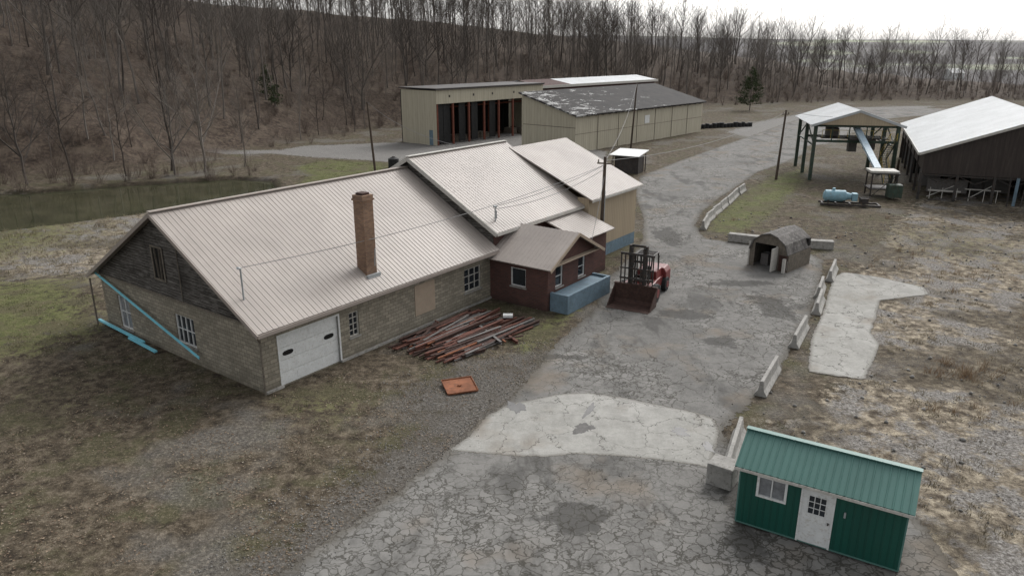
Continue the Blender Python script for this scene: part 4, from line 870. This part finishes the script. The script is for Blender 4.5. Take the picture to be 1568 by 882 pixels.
def scatter(n,box,test):
    px=rng.uniform(box[0],box[1],n); py=rng.uniform(box[2],box[3],n); k=test(px,py); return px[k],py[k]
def blades(name,px,py,mat,k,h,spr,w=.012):
    n=len(px)*k; cx=np.repeat(px,k)+rng.normal(0,spr,n); cy=np.repeat(py,k)+rng.normal(0,spr,n); cz=height(cx,cy)
    a=rng.uniform(0,6.28,n); hh=h*rng.uniform(.4,1.1,n)*np.repeat(rng.uniform(.5,1.2,len(px)),k); le=hh*rng.uniform(.1,1.,n); ww=w*rng.uniform(.7,1.6,n)
    b=rng.uniform(0,6.28,n)
    p0=np.stack([cx-np.cos(a)*ww,cy-np.sin(a)*ww,cz-.01],1); p1=np.stack([cx+np.cos(a)*ww,cy+np.sin(a)*ww,cz-.01],1); p2=np.stack([cx+np.cos(b)*le,cy+np.sin(b)*le,cz+hh],1)
    v=np.stack([p0,p1,p2],1).reshape(-1,3); return npmesh(name,v,np.arange(n*3).reshape(-1,3),mat)
clear=lambda X_,Y_: (sdf(X_,Y_,ROAD)<-.15)&(sdf(X_,Y_,PAD)<-.1)&(sdf(X_,Y_,BUILD)<.2)&(sdf(X_,Y_,POND)<-.8)&(np.abs(X_)<Y_*.78+4)
px,py=scatter(9000,(8,75,12,90),lambda a,b:(sdf(a,b,RIGHT)>0)&clear(a,b)&(und(a,b,.5,2)>.0)&(rng.random(a.size)<np.clip(1.3-b/80,.2,1))); blades('dry_grass',px,py,M['straw'],16,.22,.14,.010)
px,py=scatter(8000,(-50,0,14,75),lambda a,b:clear(a,b)&(und(a,b,.45,1)>.05)); blades('dry_grass',px,py,M['straw'],8,.12,.14,.010)
px,py=scatter(7500,(-60,-18,30,115),lambda a,b:clear(a,b)&((sdf(a,b,G1)>-2)|(sdf(a,b,G2)>-1))&(und(a,b,.7,6)>.0)); blades('green_grass',px,py,M['green'],12,.12,.16,.013)
px,py=scatter(5200,(-14,42,18,105),lambda a,b:clear(a,b)&((sdf(a,b,G3)>-1)|(sdf(a,b,G4)>-.5)|(sdf(a,b,G5)>-1))&(und(a,b,1.1,6)>.0)); blades('green_grass',px,py,M['green'],12,.10,.12,.011)
px,py=scatter(2600,(-70,-22,44,82),lambda a,b:clear(a,b)&(sdf(a,b,G1)<-1)); blades('dry_grass',px,py,M['straw'],16,.3,.2,.015)
px=np.concatenate([rng.normal(23.3,.8,22),rng.normal(13.3,.5,8),rng.normal(19.6,1.2,8),rng.normal(33,3,20),rng.uniform(14,60,110)]);py=np.concatenate([rng.normal(34.8,.8,22),rng.normal(20.4,.5,8),rng.normal(30.6,.7,8),rng.normal(52,3,20),rng.uniform(20,72,110)])
kk=(sdf(px,py,ROAD)<-.3)&(sdf(px,py,PAD)<-.3); blades('tall_dry_weeds',px[kk],py[kk],M['orange'],26,.65,.16,.008)
def leaves(name,px,py,mat,s,zoff=.015,kind=0):
    n=len(px); cz=height(px,py)+zoff; a=rng.uniform(0,6.28,n); ss=s*rng.uniform(.5,1.5,n); out=[]
    tl=rng.normal(0,.35,(n,3))
    for j in range(3):
        t=a+j*2.09; out.append(np.stack([px+np.cos(t)*ss,py+np.sin(t)*ss,cz+ss*tl[:,j]*.8+.01],1))
    v=np.stack(out,1).reshape(-1,3); return npmesh(name,v,np.arange(n*3).reshape(-1,3),mat)
px,py=scatter(42000,(-32,2,11,45),lambda a,b:clear(a,b)&(und(a,b,.6,4)>-.1)&(rng.random(a.size)<np.clip(1.5-b/38,.15,1))); leaves('fallen_leaves',px,py,M['leaf'],.04)
def stones(name,px,py,mat,s,zz=0):
    n=len(px); cz=height(px,py)+zz; base=np.array([[1,0,0],[0,1,0],[-1,0,0],[0,-1,0],[0,0,.8],[0,0,-.5]],float)
    v=base[None]*(s*rng.uniform(.4,1.5,n))[:,None,None]*rng.uniform(.6,1.3,(n,6,1)); an=rng.uniform(0,6.28,n); c_,s_=np.cos(an)[:,None],np.sin(an)[:,None]
    vx=v[:,:,0]*c_-v[:,:,1]*s_+px[:,None]; vy=v[:,:,0]*s_+v[:,:,1]*c_+py[:,None]; vz=v[:,:,2]+cz[:,None]+s*.3
    v=np.stack([vx,vy,vz],-1).reshape(-1,3); ff=np.array([[0,1,4],[1,2,4],[2,3,4],[3,0,4],[1,0,5],[2,1,5],[3,2,5],[0,3,5]])
    return npmesh(name,v,(ff[None]+(np.arange(n)*6)[:,None,None]).reshape(-1,3),mat)
px,py=scatter(24000,(-16,6,12,42),lambda a,b:clear(a,b)&(sdf(a,b,GR)>-1.2+und(a,b,.8,1))); stones('loose_gravel',px,py,M['stone'],.028)
px,py=scatter(16000,(9,50,10,70),lambda a,b:clear(a,b)&(und(a,b,.4,7)>.0)); stones('loose_gravel',px,py,M['stone'],.035)
px,py=scatter(700,(9,60,10,75),lambda a,b:clear(a,b)); stones('rubble_stones',px,py,M['stone'],.11)
pe=edgepoly(ROAD[2:20]+[(9.2,27.5)],.25,.12); pe=[p for p in pe if p.y<62]
px=np.array([p.x for p in pe])+rng.normal(0,.35,len(pe));py=np.array([p.y for p in pe])+rng.normal(0,.35,len(pe)); stones('loose_gravel',px,py,M['stone'],.03,.01)
kk=(sdf(px,py,ROAD)<.15)&(rng.random(px.size)<.3); blades('edge_weeds',px[kk],py[kk],M['straw'],7,.12,.1,.01)

# ------------------------------------------------------------------ world, sun, camera
sun_el,sun_az=R(42),R(35)
W=bpy.data.worlds.new('World'); S.world=W; W.use_nodes=True; nt=W.node_tree; bg=nt.nodes['Background']
sky=nt.nodes.new('ShaderNodeTexSky'); sky.sky_type='NISHITA'; sky.sun_disc=False; sky.sun_elevation=sun_el; sky.sun_rotation=sun_az; sky.air_density=1.; sky.dust_density=4.; sky.ozone_density=1.
hs=nd(nt,'ShaderNodeHueSaturation',{'Color':sky.outputs[0],'Saturation':.12,'Value':1.55})
nt.links.new(hs.outputs[0],bg.inputs['Color']); bg.inputs['Strength'].default_value=.15
sd=bpy.data.lights.new('sun','SUN'); sd.energy=1.2; sd.angle=R(20); sd.color=(1,.98,.95); so=bpy.data.objects.new('sun',sd); COL.objects.link(so)
dirv=Vector((math.sin(sun_az)*math.cos(sun_el),math.cos(sun_az)*math.cos(sun_el),math.sin(sun_el))); so.rotation_euler=dirv.to_track_quat('Z','Y').to_euler(); so.location=(0,0,60)
cd=bpy.data.cameras.new('camera'); cd.lens=25.71; cd.sensor_width=36; cd.clip_end=9000; cd.clip_start=.1
co=bpy.data.objects.new('camera',cd); COL.objects.link(co); co.location=(0,0,16); co.rotation_euler=(R(90-18.1),0,0); S.camera=co
S.view_settings.view_transform='Standard'; S.view_settings.look='None'; S.view_settings.exposure=0
print('trees',nt_)
